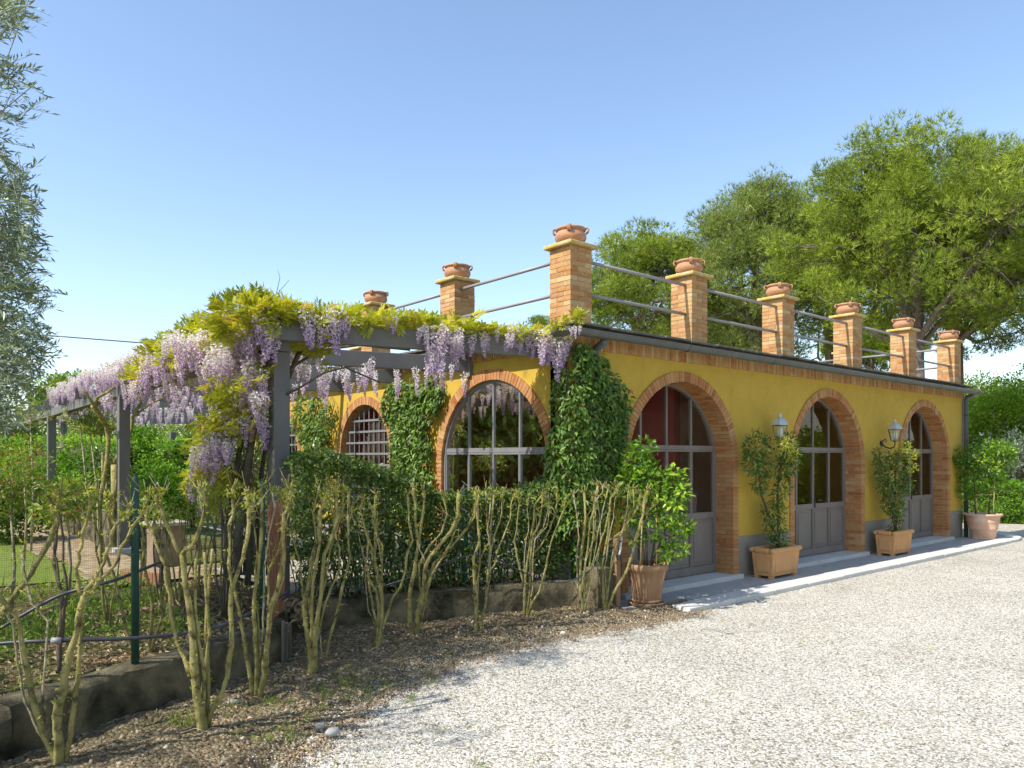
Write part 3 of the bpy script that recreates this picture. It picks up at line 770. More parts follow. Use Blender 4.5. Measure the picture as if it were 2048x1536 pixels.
# ================================================================== WALL LANTERNS
def lantern():
    t = thing('wall_lantern', '', 'lantern'); n = 6
    # origin = centre of the lantern's bottom; wall at y = +.25
    def hexr(r, z, ph=PI/6): return [(r*math.cos(ph+2*PI*k/n), r*math.sin(ph+2*PI*k/n), z) for k in range(n)]
    m = MB(); rb, rt, h = .072, .122, .205
    A, C_ = hexr(rb, 0), hexr(rt, h)
    for k in range(n): m.bar(A[k], C_[k], .009, .009)
    for ring in (A, C_):
        for k in range(n): m.bar(ring[k], ring[(k+1) % n], .012, .010)
    m.lathe([(0, -.05), (.012, -.05), (.018, -.025), (.05, -.012), (.07, -.002), (0, -.001)], n=12)
    m.make('lantern_frame', M['lampiron'], t)
    for k in range(n):
        m = MB(); m.add([A[k], A[(k+1) % n], C_[(k+1) % n], C_[k]], [(0, 1, 2, 3)]); m.make('glass_pane', M['lampglass'], t)
    m = MB(); rings = [hexr(.142, h+.004), hexr(.142, h+.010), hexr(.118, h+.045), hexr(.075, h+.10), hexr(.03, h+.118), hexr(.028, h+.135)]
    V = [v for r in rings for v in r]; F = [(i*n+k, i*n+(k+1) % n, (i+1)*n+(k+1) % n, (i+1)*n+k) for i in range(5) for k in range(n)]+[tuple(30+k for k in range(n)), tuple(range(n-1, -1, -1))]
    m.add(V, F); m.make('lantern_roof', M['zinc'], t)
    m = MB(); m.lathe([(0, h+.134), (.034, h+.136), (.030, h+.15), (.016, h+.158), (.020, h+.175), (.010, h+.188), (0, h+.19)], n=12); m.make('finial', M['zinc'], t, smooth=True)
    m = MB(); m.lathe([(0, .02), (.022, .02), (.040, .06), (.046, .11), (.038, .16), (.026, .19), (0, .192)], n=14); m.make('bulb', M['frosted'], t, smooth=True)
    m = MB()
    P = [(0, .23, -.06), (0, .17, -.115), (0, .09, -.14), (0, .02, -.12), (0, 0, -.075), (0, 0, -.045)]
    m.tube(P, [.013, .013, .012, .012, .011, .012], 8)
    m.tube([(0, .22, .0), (0, .17, .03), (0, .15, -.0), (0, .17, -.03)], .009, 6)
    m.make('bracket_arm', M['dark'], t, smooth=True)
    m = MB(); m.tube([(0, .249, -.045), (0, .232, -.045)], .052, 14); m.tube([(0, .235, -.045), (0, .215, -.045)], .03, 12); m.make('wall_plate', M['dark'], t)
    return t
ln = lantern(); ln.location = (4.135, -.25, 2.06); ln['label'] = 'glass wall lantern between the first and the middle front arch'; ln['group'] = 'wall lanterns'
l2 = copy_tree(ln); l2.location = (8.065, -.25, 2.09); l2['label'] = 'glass wall lantern between the middle and the far front arch'
def globe(y, z, lab):
    t = thing('wall_light', lab, 'wall light', (-.02, y, z), 'globe lights on the side wall')
    m = MB(); m.lathe([(0, -.07), (.04, -.062), (.065, -.03), (.072, 0), (.062, .035), (.035, .055), (0, .058)], c=(-.10, y, z), n=16); m.make('globe', M['frosted'], t, smooth=True)
    m = MB(); m.tube([(-.0, y, z+.06), (-.10, y, z+.08), (-.10, y, z+.052)], .012, 6); m.make('arm', M['dark'], t)
globe(3.42, 1.98, 'white globe light half hidden in the climber between the side windows')
globe(6.45, 2.0, 'white globe light in the climber left of the grilled window')

# ================================================================== PLANTERS AND POTTED PLANTS
def planter(x, y, lab, W=.74, D=.34, H=.44):
    t = thing('planter_box', lab, 'planter', (x, y, .042), 'terracotta planters along the facade')
    m = MB(); z0, z1 = .042+.035, .042+H; s = .025
    V = []
    for z, q in ((z0, s), (z1-.07, 0)):
        V += [(x+q, y+q, z), (x+W-q, y+q, z), (x+W-q, y+D-q, z), (x+q, y+D-q, z)]
    m.add(V, [(3, 2, 1, 0), (0, 1, 5, 4), (1, 2, 6, 5), (2, 3, 7, 6), (3, 0, 4, 7)])
    m.box(x+.004, x+W-.004, y+.004, y+D-.004, z1-.10, z1-.071)
    m.make('planter_body', M['terra_box'], t, bevel=.006)
    m = MB(); o = .035; i_ = .045
    for (a0, a1, b0, b1) in ((x-o, x+W+o, y-o, y+i_), (x-o, x+W+o, y+D-i_, y+D+o), (x-o, x+i_, y+i_, y+D-i_), (x+W-i_, x+W+o, y+i_, y+D-i_)):
        m.box(a0, a1, b0, b1, z1-.07, z1)
    m.make('planter_rim', M['terra_box'], t, bevel=.03)
    m = MB()  # relief panels
    m.box(x+.09, x+W-.09, y+.003, y+.03, z0+.06, z1-.15); m.box(x+.003, x+.03, y+.07, y+D-.07, z0+.06, z1-.15)
    m.make('relief_panel', M['terra_box'], t, bevel=.006)
    for a in (x+.03, x+W-.10):
        for b in (y+.03, y+D-.09):
            m = MB(); m.box(a, a+.07, b, b+.06, .038, z0); m.make('foot', M['terra_box'], t)
    m = MB(); m.box(x+i_-.01, x+W-i_+.01, y+i_-.01, y+D-i_+.01, z1-.09, z1-.045); m.make('soil', M['soilpot'], t)
    return t
planter(3.57, -.47, 'orange terracotta planter box between the first and middle front doors')
planter(7.46, -.50, 'orange terracotta planter box between the middle and far front doors')

def blob_leaves(c, r, n, tmpl, size, up=.5, shell=.55, base=.25, squash=(1, 1, 1), droop=0):
    """leaves on and in a lump of foliage"""
    d = rdirs(n); rad = r*(shell+(1-shell)*RNG.random(n)**.6)
    P = np.array(c)+d*rad[:, None]*np.array(squash)
    D = norm(d*.8+RNG.normal(size=(n, 3))*.7+np.array([0, 0, -droop])); U = norm(RNG.normal(size=(n, 3))*.5+np.array([0, 0, up])+d*.4)
    R = base+RNG.random(n)*.75 - .0
    return scatter(tmpl, P, D, U, size*RNG.uniform(.6, 1.25, n), R)
LF = leaf_t(1, .42); LN = leaf_t(1, .30); QD = quad_t(1, .5); QN = quad_t(1, .34)

def jasmine(x, y, zb, spec, lab):
    t = thing('jasmine_plant', lab, 'climbing plant', (x, y, zb), 'climbing plants in the planters')
    m = MB()
    for st in spec['stems']:
        P = [(x+a, y+b, z) for a, b, z in st]
        m.tube(P, np.linspace(.017, .007, len(P)), 7, wob=.15)
        P2 = [(p[0]+.03*math.sin(3*i), p[1]-.02, p[2]) for i, p in enumerate(P)]
        m.tube(P2, np.linspace(.009, .005, len(P)), 5)
    parts = []
    for (a, b, z, r, n) in spec['blobs']:
        a *= spec.get('sx', 1)
        if abs(a) < .2 and 1.2 < z < 1.97 and 'sx' in spec: continue
        parts.append(blob_leaves((x+a, y+b, z), r, n, LN, .085, squash=(1, .6, 1), droop=.35))
        for k in range(5):
            d = rdirs(1)[0]*r*.8; m.tube([(x+a, y+b, z), (x+a+d[0], y+b+d[1]*.6, z+d[2])], .0035, 4)
    m.make('stem', M['stemdark'], t, smooth=True, kind='stuff')
    foliage('leaves', parts, M['jasmine'], t)
    # fresh pale tips
    tips = [blob_leaves((x+a, y+b, z), .09, 60, LN, .07, squash=(1.3, .8, 1)) for a, b, z in spec['tips']]
    foliage('young_leaves', tips, M['bud'], t)
sp1 = dict(sx=1.22, stems=[[(0, 0, .45), (-.08, .05, .8), (-.28, .1, 1.25), (-.36, .12, 1.7), (-.38, .12, 1.9)], [(.02, 0, .45), (.08, .04, .8), (.16, .1, 1.3), (.28, .1, 1.75), (.34, .08, 1.95)]],
  blobs=[(-.38, .05, 1.93, .24, 330), (-.48, .05, 1.72, .17, 170), (-.22, .06, 1.66, .17, 180), (-.12, .05, 1.93, .13, 110), (.05, .0, 1.90, .12, 90), (.30, .05, 1.93, .25, 330), (.38, .05, 1.72, .20, 210), (.20, .08, 1.62, .16, 150), (-.30, .05, 1.42, .16, 150), (-.14, .05, 1.35, .10, 60), (.26, .08, 1.35, .15, 120), (.12, .08, 1.18, .14, 110), (-.10, .05, 1.0, .15, 110), (.10, .05, .95, .13, 90), (.02, .02, .8, .15, 110), (.03, -.02, .55, .16, 130), (-.17, .05, .88, .09, 40), (-.08, .05, .65, .1, 60)],
  tips=[(.1, -.12, 1.97), (-.05, -.15, 1.98), (.16, -.15, 1.82), (-.12, -.1, 1.95)])
jasmine(3.98, -.30, .40, sp1, 'jasmine spreading in a wide fork from the nearer planter box')
sp2 = dict(stems=[[(0, 0, .45), (-.08, .03, .9), (-.22, .08, 1.3), (-.3, .1, 1.7)], [(.02, 0, .45), (.04, .03, 1.0), (.12, .05, 1.5), (.18, .05, 1.9)]],
  blobs=[(-.42, .1, 1.85, .13, 60), (-.35, .1, 1.70, .16, 110), (-.3, .1, 1.52, .17, 150), (-.2, .1, 1.32, .18, 190), (.05, .05, 1.75, .18, 140), (.22, 0, 1.65, .25, 260), (.12, .05, 1.42, .22, 240), (0, .05, 1.15, .22, 260), (.15, 0, 1.1, .2, 180), (.3, -.05, 1.3, .18, 130), (-.12, .05, .95, .18, 200), (.08, 0, .85, .2, 200), (.05, 0, .68, .13, 70), (0, 0, .5, .15, 80), (-.15, .08, 1.65, .1, 40)],
  tips=[(.15, -.12, 2.0), (.28, -.15, 1.78), (.38, -.18, 1.85), (.1, -.1, 1.9), (.3, -.18, 1.6)])
jasmine(7.88, -.33, .40, sp2, 'jasmine growing in a bushy column from the farther planter box')

def round_pot(name, lab, x, y, z, prof, mat, soil_r, soil_z, saucer=None, rimnotch=False):
    t = thing(name, lab, 'plant pot', (x, y, z))
    m = MB(); m.lathe(prof, c=(x, y, z), n=44); m.make('pot_body', mat, t, smooth=True)
    m = MB(); m.lathe([(0, soil_z+.01), (soil_r*.6, soil_z+.012), (soil_r, soil_z)], c=(x, y, z), n=24); m.make('soil', M['soilpot'], t)
    if saucer:
        for k, pr in enumerate(saucer):
            m = MB(); m.lathe(pr, c=(x, y, z), n=44); m.make('saucer', mat, t, smooth=True)
    return t
p1 = (.77, -.50)
round_pot('lemon_pot', 'weathered flared terracotta pot on a double saucer beside the first front door', p1[0], p1[1], .035,
  [(0, .07), (.165, .07), (.17, .08), (.20, .30), (.226, .42), (.246, .435), (.252, .47), (.250, .50), (.238, .508), (.215, .50), (.205, .42), (.1, .40)], M['terra_old'], .21, .455,
  saucer=[[(0, .0), (.17, .0), (.215, .05), (.20, .055), (.16, .02), (0, .02)], [(0, .04), (.15, .04), (.19, .085), (.178, .09), (.14, .055), (0, .055)]])
p2 = (11.98, -.42)
round_pot('lemon_pot', 'wide pale terracotta pot with a rolled rim at the far end of the building', p2[0], p2[1], .035,
  [(0, 0), (.23, 0), (.235, .03), (.225, .04), (.24, .06), (.26, .20), (.285, .23), (.275, .245), (.30, .36), (.318, .39), (.305, .405), (.325, .49), (.365, .505), (.372, .53), (.36, .545), (.33, .54), (.30, .48), (.1, .46)], M['terra_pale'], .31, .50)

def lemon(x, y, z0, stems, blobs, lab, canes=(), tips=()):
    t = thing('lemon_tree', lab, 'lemon tree', (x, y, z0), 'potted lemon trees')
    m = MB()
    for st in stems: m.tube([(x+a, y+b, z) for a, b, z in st], np.linspace(.016, .006, len(st)), 7, wob=.12)
    parts = []
    for (a, b, z, r, n) in blobs:
        parts.append(blob_leaves((x+a, y+b, z), r*.95, int(n*(1.2 if x < 5 else 1.9)), LF, .082, squash=(1, 1, 1), base=.0))
        s = stems[0][-1]
        m.tube([(x+a*.3, y+b*.3, min(z, z0+.9)*.6+z*.4-.1), (x+a, y+b, z)], .0045, 5)
        for k in range(3):
            d = rdirs(1)[0]*r*.85; m.tube([(x+a, y+b, z), (x+a+d[0], y+b+d[1], z+d[2])], .003, 4)
    m.make('stem', M['stemdark'], t, smooth=True)
    foliage('leaves', parts, M['lemon'], t)
    if tips:
        foliage('young_leaves', [blob_leaves((x+a, y+b, z), r, n, LF, .095, base=.45) for a, b, z, r, n in tips], M['lemon'], t)
    for c in canes:
        m = MB(); m.tube([(x+a, y+b, z) for a, b, z in c], .0065, 8); m.make('cane', M['cane'], t, smooth=True)
# screen-right on the spot = RT, towards the camera = -FW
def sr(s, d, z): return (s*RT[0]-d*FW[0], s*RT[1]-d*FW[1], z)
L1 = [(-.05, 0, 1.86, .17, 130), (-.12, 0, 1.72, .2, 190), (-.02, 0, 1.62, .2, 200), (-.2, 0, 1.5, .2, 170), (-.2, 0, 1.33, .18, 130), (.06, .05, 1.45, .2, 150), (.2, .05, 1.35, .2, 140), (.3, .1, 1.55, .12, 60), (.35, .1, 1.42, .13, 70), (.25, .1, 1.15, .2, 130), (.38, .1, 1.0, .14, 60), (.22, .1, .88, .17, 90), (-.05, 0, 1.15, .2, 120), (-.22, 0, 1.1, .15, 70), (.05, .05, .95, .15, 60), (.3, .15, .72, .13, 60), (.2, .15, .68, .1, 45), (-.1, 0, .85, .12, 40)]
lemon(p1[0], p1[1], .5, [[(0, 0, .45), (.02, .02, .8), (-.05, 0, 1.2), (-.08, 0, 1.75)], [(.05, 0, .45), (.12, 0, .7), (.2, 0, 1.0), (.26, -.05, 1.4)], [(-.03, 0, .45), (-.08, 0, .8), (-.15, 0, 1.25)], [(.08, 0, .5), (.22, -.02, .75), (.33, -.1, .85)]],
  [sr(a, d, z)+(r, n) for a, d, z, r, n in L1], 'bushy lemon tree in the weathered pot by the first front door',
  canes=[[sr(.09, .12, .45), sr(.10, .1, 1.0), sr(.07, .06, 1.38)], [sr(-.10, .12, .45), sr(-.06, .1, 1.35)]],
  tips=[sr(a, d, z)+(r, n) for a, d, z, r, n in ((.3, .2, 1.6, .09, 26), (.38, .2, 1.4, .11, 36), (.28, .2, 1.3, .12, 40), (.15, .2, 1.42, .08, 22), (-.03, .2, 1.58, .1, 26), (.33, .2, .70, .09, 22), (.2, .2, .68, .07, 16), (.42, .15, 1.0, .08, 20), (.3, .2, 1.1, .1, 24))])
L2 = [(-.35, 0, 1.55, .28, 190), (-.45, 0, 1.8, .22, 120), (-.1, 0, 1.75, .3, 240), (.1, 0, 1.95, .22, 140), (.3, 0, 1.85, .3, 240), (.5, 0, 1.95, .2, 110), (.55, 0, 1.75, .18, 90), (.1, 0, 1.5, .28, 200), (-.25, 0, 1.3, .22, 130), (.3, 0, 1.4, .2, 100), (-.35, .0, 1.05, .18, 80), (-.15, 0, 1.0, .15, 50), (.2, 0, 1.1, .15, 40), (.25, 0, .75, .12, 30), (-.5, .1, 1.7, .14, 60), (.42, 0, 1.3, .1, 24)]
lemon(p2[0], p2[1], .53, [[sr(-.15, 0, .5), sr(-.18, 0, .9), sr(-.18, 0, 1.3), sr(-.2, 0, 1.7)], [sr(.12, 0, .5), sr(.15, 0, .9), sr(.2, 0, 1.3), sr(.3, 0, 1.8)]],
  [sr(a, d, z)+(r, n) for a, d, z, r, n in L2], 'round leafy lemon tree in the pale pot at the far end of the building',
  canes=[[sr(-.18, .1, .5), sr(-.21, .08, 1.2)], [sr(.16, .1, .5), sr(.2, .08, 1.25)], [sr(-.2, .08, .98), sr(.19, .08, .98)]],
  tips=[sr(a, d, z)+(r, n) for a, d, z, r, n in ((.5, .1, 1.9, .12, 30), (.2, .2, 2.0, .12, 30), (-.2, .2, 1.7, .15, 40), (.1, .2, 1.6, .15, 34))])

# ================================================================== CLIMBERS ON THE WALLS
def climber(lab, loc, regions, size=.082, mat='ivy', stems=()):
    t = thing('wall_climber', lab, 'climbing plant', loc)
    parts = []; tw = MB()
    for (p0, du, dz, nrm, n, thick) in regions:
        # p0 centre, du half width along the wall direction (x, y), dz half height, nrm outward
        u = np.array([du[0], du[1], 0.]); nr = np.array([nrm[0], nrm[1], 0.])
        a = RNG.uniform(-1, 1, n); b = RNG.uniform(-1, 1, n)
        rr = a**2+b**2; lump = fbm(a*3+p0[0]*5, b*3+p0[2]*5, 3, 40)
        keep = (rr < .45+1.0*lump); a, b, lump = a[keep], b[keep], lump[keep]; k = len(a)
        depth = thick*(.25+.75*np.sqrt(np.clip(1-a*a, 0, 1)))*(.35+1.0*lump)
        d = RNG.random(k)**.45*depth
        P = np.array(p0)+a[:, None]*u+np.outer(b, [0, 0, dz])+d[:, None]*nr
        D = norm(RNG.normal(size=(k, 3))*.55+np.array([0, 0, -.75])+nr*.35); U = norm(nr*1.0+RNG.normal(size=(k, 3))*.5+np.array([0, 0, .45]))
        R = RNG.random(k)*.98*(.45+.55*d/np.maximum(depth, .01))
        R[RNG.random(k) < .004] = 1.0
        parts.append(scatter(LF, P, D, U, size*RNG.uniform(.6, 1.25, k), R))
        for q in range(9):
            s = Vector(p0)+Vector(u)*random.uniform(-.6, .6)+Vector(nr)*.02; s.z -= dz*.9
            P_ = [s+Vector(u)*(.25*math.sin(i*1.3+q))+Vector((0, 0, dz*.36*i))+Vector(nr)*random.uniform(0, .05) for i in range(6)]
            tw.tube(P_, [.012, .011, .010, .008, .006, .004], 5)
    tw.make('stem', M['stemdark'], t, smooth=True)
    foliage('leaves', parts, M[mat], t)
    return t
F_, L_ = (0, -1), (-1, 0)
climber('dense glossy climber wrapped round the near corner of the building', (0, 0, 0), [
  ((.44, -.02, 2.1), (.46, 0), .72, F_, 2600, .26), ((.28, -.02, 2.72), (.30, 0), .32, F_, 700, .2), ((.32, -.02, 1.35), (.36, 0), .45, F_, 1300, .24),
  ((-.02, .06, 2.45), (0, .17), .5, L_, 600, .12), ((-.02, .10, 1.75), (0, .26), .45, L_, 900, .18), ((-.02, .16, 1.2), (0, .45), .36, L_, 1300, .25), ((.66, -.02, 2.35), (.30, 0), .38, F_, 900, .22), ((.06, -.03, 2.35), (.20, 0), .75, F_, 900, .24), ((.08, -.03, 1.4), (.24, 0), .5, F_, 900, .26), ((.12, -.02, 3.0), (.2, 0), .14, F_, 240, .15), ((.3, -.02, .7), (.35, 0), .5, F_, 700, .2)])
climber('climber covering the side wall between the large window and the grilled window', (0, 3.35, 0), [
  ((-.02, 3.35, 2.55), (0, .80), .42, L_, 2600, .25), ((-.02, 3.32, 1.95), (0, .58), .55, L_, 2300, .25), ((-.02, 3.3, 1.35), (0, .62), .55, L_, 2200, .25), ((-.02, 2.75, 2.72), (0, .35), .25, L_, 600, .2)])
climber('dark climber on the side wall at the far side of the grilled window', (0, 6.6, 0), [
  ((-.02, 6.55, 2.45), (0, .95), .50, L_, 2000, .25), ((-.02, 6.5, 1.8), (0, .55), .7, L_, 1500, .25), ((-.02, 9.0, 2.3), (0, .5), .8, L_, 900, .25)])

# ================================================================== PERGOLA
PG = thing('pergola', 'dark grey timber pergola along the side of the building', 'pergola', (-3.06, 1.12, 0))
PX = -3.06; S = .085
def post(x, y, zb, zt, s=S, w=S):
    m = MB(); m.box(x-s, x+s, y-w, y+w, zb, zt); m.make('post', M['post'], PG, bevel=.006)
PY = [1.12, 7.42, 14.1, 21.6]; ZTOP = [2.86, 2.80, 2.72, 2.66]
for y, zt in zip(PY, ZTOP): post(PX, y, .05, zt)
for (x, y, zt) in ((1.45, 20.5, 2.62), (1.0, 14.5, 2.68)): post(x, y, .05, zt)
m = MB(); m.box(PX-.16, PX+.16, PY[1]-.16, PY[1]+.16, .1, .29); m.make('post_footing', M['stone'], PG, bevel=.01)
for i in range(3):
    m = MB(); y0 = PY[i]-(.12 if i == 0 else 0)+.001; y1 = PY[i+1]-.003+(.15 if i == 2 else 0)
    m.bar((PX, y0, ZTOP[i]+.088), (PX, y1, ZTOP[i+1]+.088), .15, .172); m.make('side_beam', M['post'], PG, bevel=.006)
CB = []
yw = .12; k = 0
while k < 11:
    zc = 3.055-.011*k*1.0; yl = yw+.80
    if k < 5: a, b = (PX-.22, yl+.05, zc), (-.0, yw, zc)
    elif k < 8: a, b = (PX-.22, yl+.05, zc), (1.1, yw-.25, zc)
    else: a, b = (PX-.22, yl+.05, zc), (1.9, yw-.35, zc)
    m = MB(); m.bar(a, b, .09, .20); m.make('cross_beam', M['post'], PG, bevel=.005); CB.append((a, b))
    yw += 1.83 if k < 7 else 2.1; k += 1
# small bracket where the second beam meets the wall
for k in (1, 2):
    b = CB[k][1]; m = MB(); m.box(-.06, -.004, b[1]-.07, b[1]+.07, b[2]-.16, b[2]+.1); m.make('beam_bracket', M['frame'], PG)

# ================================================================== WISTERIA
def raceme(L, seed, n=120, w=.062):
    r = np.random.default_rng(seed); t = r.random(n)**.85
    rad = w*np.clip(1.05-t, .12, 1)**.75*(.5+.5*r.random(n)); a = r.random(n)*2*PI
    b_e = .04*float(r.normal()); bend = b_e*t**2
    P = np.stack([rad*np.cos(a)+bend, rad*np.sin(a), -t*L], -1)
    D = norm(np.stack([np.cos(a), np.sin(a), -.5+r.normal(size=n)*.4], -1)); U = norm(r.normal(size=(n, 3)))
    R = np.clip(.86-.62*t+r.normal(size=n)*.22, 0, 1)
    V, F = quad_t(1, .85, .25)
    V2 = np.concatenate([V, V[:, [0, 2, 1]]*[1, .7, 1]]); F2 = np.concatenate([F, F+len(V)])
    V3, F3, R3 = scatter((V2, F2), P, D, U, .025*r.uniform(.7, 1.2, n)*(1.15-.45*t), R)
    # stalk
    m = MB(); m.tube([(0, 0, .03), (b_e*.25, 0, -L*.5), (b_e, 0, -L)], .0022, 3, cap=False)
    sv = np.array(m.v); sf = np.array([(f[0], f[1], f[2]) for f in m.f]+[(f[0], f[2], f[3]) for f in m.f])
    return join([(V3, F3, R3), (sv, sf, np.full(len(sf), .95))])
RAC = [raceme(L, s, n) for s, (L, n) in enumerate([(.30, 105), (.36, 125), (.42, 140), (.26, 95), (.34, 110), (.46, 150)])]
RME = []
for V, F, R in RAC:
    o = make('flower_cluster', V, F, M['wflower'], rnd=R); RME.append(o.data); bpy.data.objects.remove(o)
def wist(lab, loc): return thing('wisteria', lab, 'wisteria', loc)
W1 = wist('wisteria with yellow leaves and long flowers spilling over the corner post of the pergola', (PX, 1.3, 0))
W2 = wist('wisteria farther along the pergola with a bare twisted trunk between two posts', (-3.25, 7.6, 0))
spotsA, spotsB = [], []   # (x, y, z, scale)
def addr(lst, x, y, z, s): lst.append((x, y, z, s))
# outside face of the side beam, from the corner post backwards
def crest(y):     # height of the mound of growth above the side beam
    return np.interp(y, [.6, 1.5, 3.0, 4.4, 5.5, 7, 9, 11, 13], [3.22, 3.34, 3.40, 3.36, 3.28, 3.22, 3.20, 3.22, 3.1])
for i in range(330):
    y = .9 + 11.6*random.random()**1.15
    z = random.uniform(2.98, float(crest(y))-.04); x = PX-.10-.24*random.random()
    z += .05
    if y > 5.2: z = random.uniform(3.14, float(crest(y))+.14)
    addr(spotsA if y < 6.0 else spotsB, x, y, z, random.uniform(.75, 1.05)*(1 if y < 5.2 else .72))
# far section lying on top of the beams
for i in range(70):
    y = random.uniform(6.5, 12.6); addr(spotsB, PX+random.uniform(-.2, 1.0), y, random.uniform(3.1, 3.32), random.uniform(.6, .9))
# front beam
a0, b0 = CB[0]
for i in range(40):
    t = random.random()**.6; t = .2+.79*t
    x = a0[0]+(b0[0]-a0[0])*t; y = a0[1]+(b0[1]-a0[1])*t
    addr(spotsA, x+random.uniform(-.03, .03), y-.08-.10*random.random(), random.uniform(3.14, 3.28), random.uniform(.45, .75))
for i in range(26):
    t = random.uniform(.86, 1.0) if i > 10 else random.uniform(.42, .58)
    x = a0[0]+(b0[0]-a0[0])*t; y = a0[1]+(b0[1]-a0[1])*t
    addr(spotsA, x, y-.09-.12*random.random(), random.uniform(3.05, 3.22), random.uniform(.7, .95))
for t in (.10, .115, .16, .17, .185):
    addr(spotsA, a0[0]+(b0[0]-a0[0])*t, a0[1]+(b0[1]-a0[1])*t-.14, 3.30-random.random()*.25, .95)
# under the cross beams inside
for k in range(1, 10):
    a, b = CB[k]
    for i in range(52 if k < 4 else 38):
        t = random.uniform(.02, .95)**(1.5 if k < 5 else 1); x = a[0]+(b[0]-a[0])*t; y = a[1]+(b[1]-a[1])*t
        addr(spotsA if k < 4 else spotsB, x, y-random.uniform(-.3, .75), random.uniform(2.84, 3.10), random.uniform(.6, .85))
# the hanging mass beside the corner post
def scr(px, py, Z): x, y = at(px, Z); return x, y, zof(py, Z)
for (px, py, n, sx, sy) in ((435, 735, 12, 26, 22), (395, 700, 10, 26, 15), (355, 700, 9, 22, 15), (480, 700, 16, 26, 28), (505, 770, 14, 22, 24), (520, 810, 14, 18, 24), (470, 850, 8, 20, 25), (515, 860, 8, 18, 18), (440, 870, 12, 18, 25), (425, 905, 14, 16, 22), (400, 930, 8, 10, 15), (455, 905, 6, 12, 15), (418, 990, 4, 5, 12), (382, 990, 4, 4, 10), (405, 1012, 3, 6, 8)):
    for i in range(n):
        x, y, z = scr(px+random.uniform(-sx, sx), py+random.uniform(-sy, sy), 7.75+random.uniform(-.25, .3)+(.8 if px < 400 and py < 800 else 0))
        addr(spotsA, x, y, z+.15, random.uniform(.62, .92) if py < 960 else .55)
for (px, py) in ((690, 955), (722, 945), (705, 960)):
    x, y, z = scr(px, py, 7.9); addr(spotsA, x, y, z+.03, .35)
for (px, py) in ((1150, 652), (1160, 650), (1142, 655)):
    x, y, z = scr(px, py, 8.35); addr(spotsA, x, y, z, .3)
def hang(lst, t, limit):
    random.shuffle(lst)
    lst.sort(key=lambda p: (p[0]-CAM[0])*FW[0]+(p[1]-CAM[1])*FW[1] + random.random()*.5)
    rest = []
    for i, (x, y, z, s) in enumerate(lst):
        q = random.randrange(6)
        if i < limit:
            o = bpy.data.objects.new('flower_cluster', RME[q]); COL.objects.link(o); o.parent = t
            o.location = np.array((x, y, z))-wloc(t); o.scale = (s*1.25, s*1.25, s*1.05); o.rotation_euler = (random.uniform(-.08, .08), random.uniform(-.08, .08), random.uniform(0, 6.28))
        else:
            V, F, R = RAC[q]; a = random.uniform(0, 6.28); c_, s_ = math.cos(a), math.sin(a)
            W = V*s; W = np.stack([W[:, 0]*c_-W[:, 1]*s_, W[:, 0]*s_+W[:, 1]*c_, W[:, 2]], -1)+np.array((x, y, z)); rest.append((W, F, R))
    if rest:
        V, F, R = join(rest); make('flower_clusters', V, F, M['wflower'], t, rnd=R, kind='stuff')
hang(spotsA, W1, 290); hang(spotsB, W2, 110)
# leaves
CT = compound_t(5)
def leafband(fn, n, size, updir=.6):
    P, D = [], []
    for i in range(n):
        p, d = fn(); P.append(p); D.append(d)
    P = np.array(P); D = norm(np.array(D)+RNG.normal(size=(n, 3))*.55); U = norm(RNG.normal(size=(n, 3))*.4+np.array([0, 0, 1]))
    return scatter(CT, P, D, U, size*RNG.uniform(.6, 1.25, n), np.clip(RNG.normal(.45, .25, n), 0, 1))
def f_side():
    y = .8+5.0*random.random()**.8; zc = float(crest(y)); x = PX+random.uniform(-.32, .55)
    z = zc-.24*random.random()-.35*abs(x-PX)+ .12*math.sin(y*4+x*5)
    return (x, y, z), (-.5, -.5, .35)
def f_corner():
    d = rdirs(1)[0]; return (PX-.16+d[0]*.36, 1.4+d[1]*.5, 3.18+d[2]*.2), (d[0]*.8, d[1]*.8-.2, d[2]*.5+.35)
def f_front():
    t = random.random(); x = a0[0]+(b0[0]-a0[0])*t; y = a0[1]+(b0[1]-a0[1])*t
    h = np.interp(t, [0, .08, .16, .22, .35, .5, .62, .7, .8, .9, 1], [.12, .14, .10, .14, .18, .14, .18, .10, .06, .08, 0])
    return (x+random.uniform(-.08, .08), y+random.uniform(-.12, .45), 3.15+h*random.random()), (.2, -.6, .3)
def f_hang():
    px, py, s = random.choice(((460, 770, 30), (440, 790, 22), (500, 800, 24), (455, 830, 22), (480, 850, 24), (530, 815, 14), (420, 850, 18), (400, 890, 14), (440, 870, 18), (520, 740, 24), (410, 935, 16), (440, 960, 20), (430, 1000, 16), (390, 960, 14), (480, 960, 16)))
    x, y, z = scr(px+random.uniform(-s, s), py+random.uniform(-s, s), 7.8+random.uniform(-.25, .25)); return (x, y, z), (-.4, -.4, -.2)
def f_back():
    y = random.uniform(5.6, 12.5); return (PX+random.uniform(-.2, 1.2), y, 3.12+.2*random.random()), (-.3, -.3, .4)
foliage('leaves', [leafband(f_side, 2300, .175), leafband(f_corner, 430, .18), leafband(f_front, 1150, .16), leafband(f_hang, 640, .165)], M['wleaf'], W1)
foliage('leaves', [leafband(f_back, 110, .2)], M['wleaf'], W2)
def little(px, py, Z, n, sp):
    x, y, z = scr(px, py, Z)
    def f():
        d = rdirs(1)[0]*sp*random.random(); return (x+d[0], y+d[1], z+d[2]), (d[0], d[1], .3)
    return leafband(f, n, .13)
foliage('leaves', [little(1153, 636, 8.4, 26, .07), little(1108, 652, 8.5, 14, .08), little(1125, 646, 8.5, 14, .08)], M['wleaf'], W1)
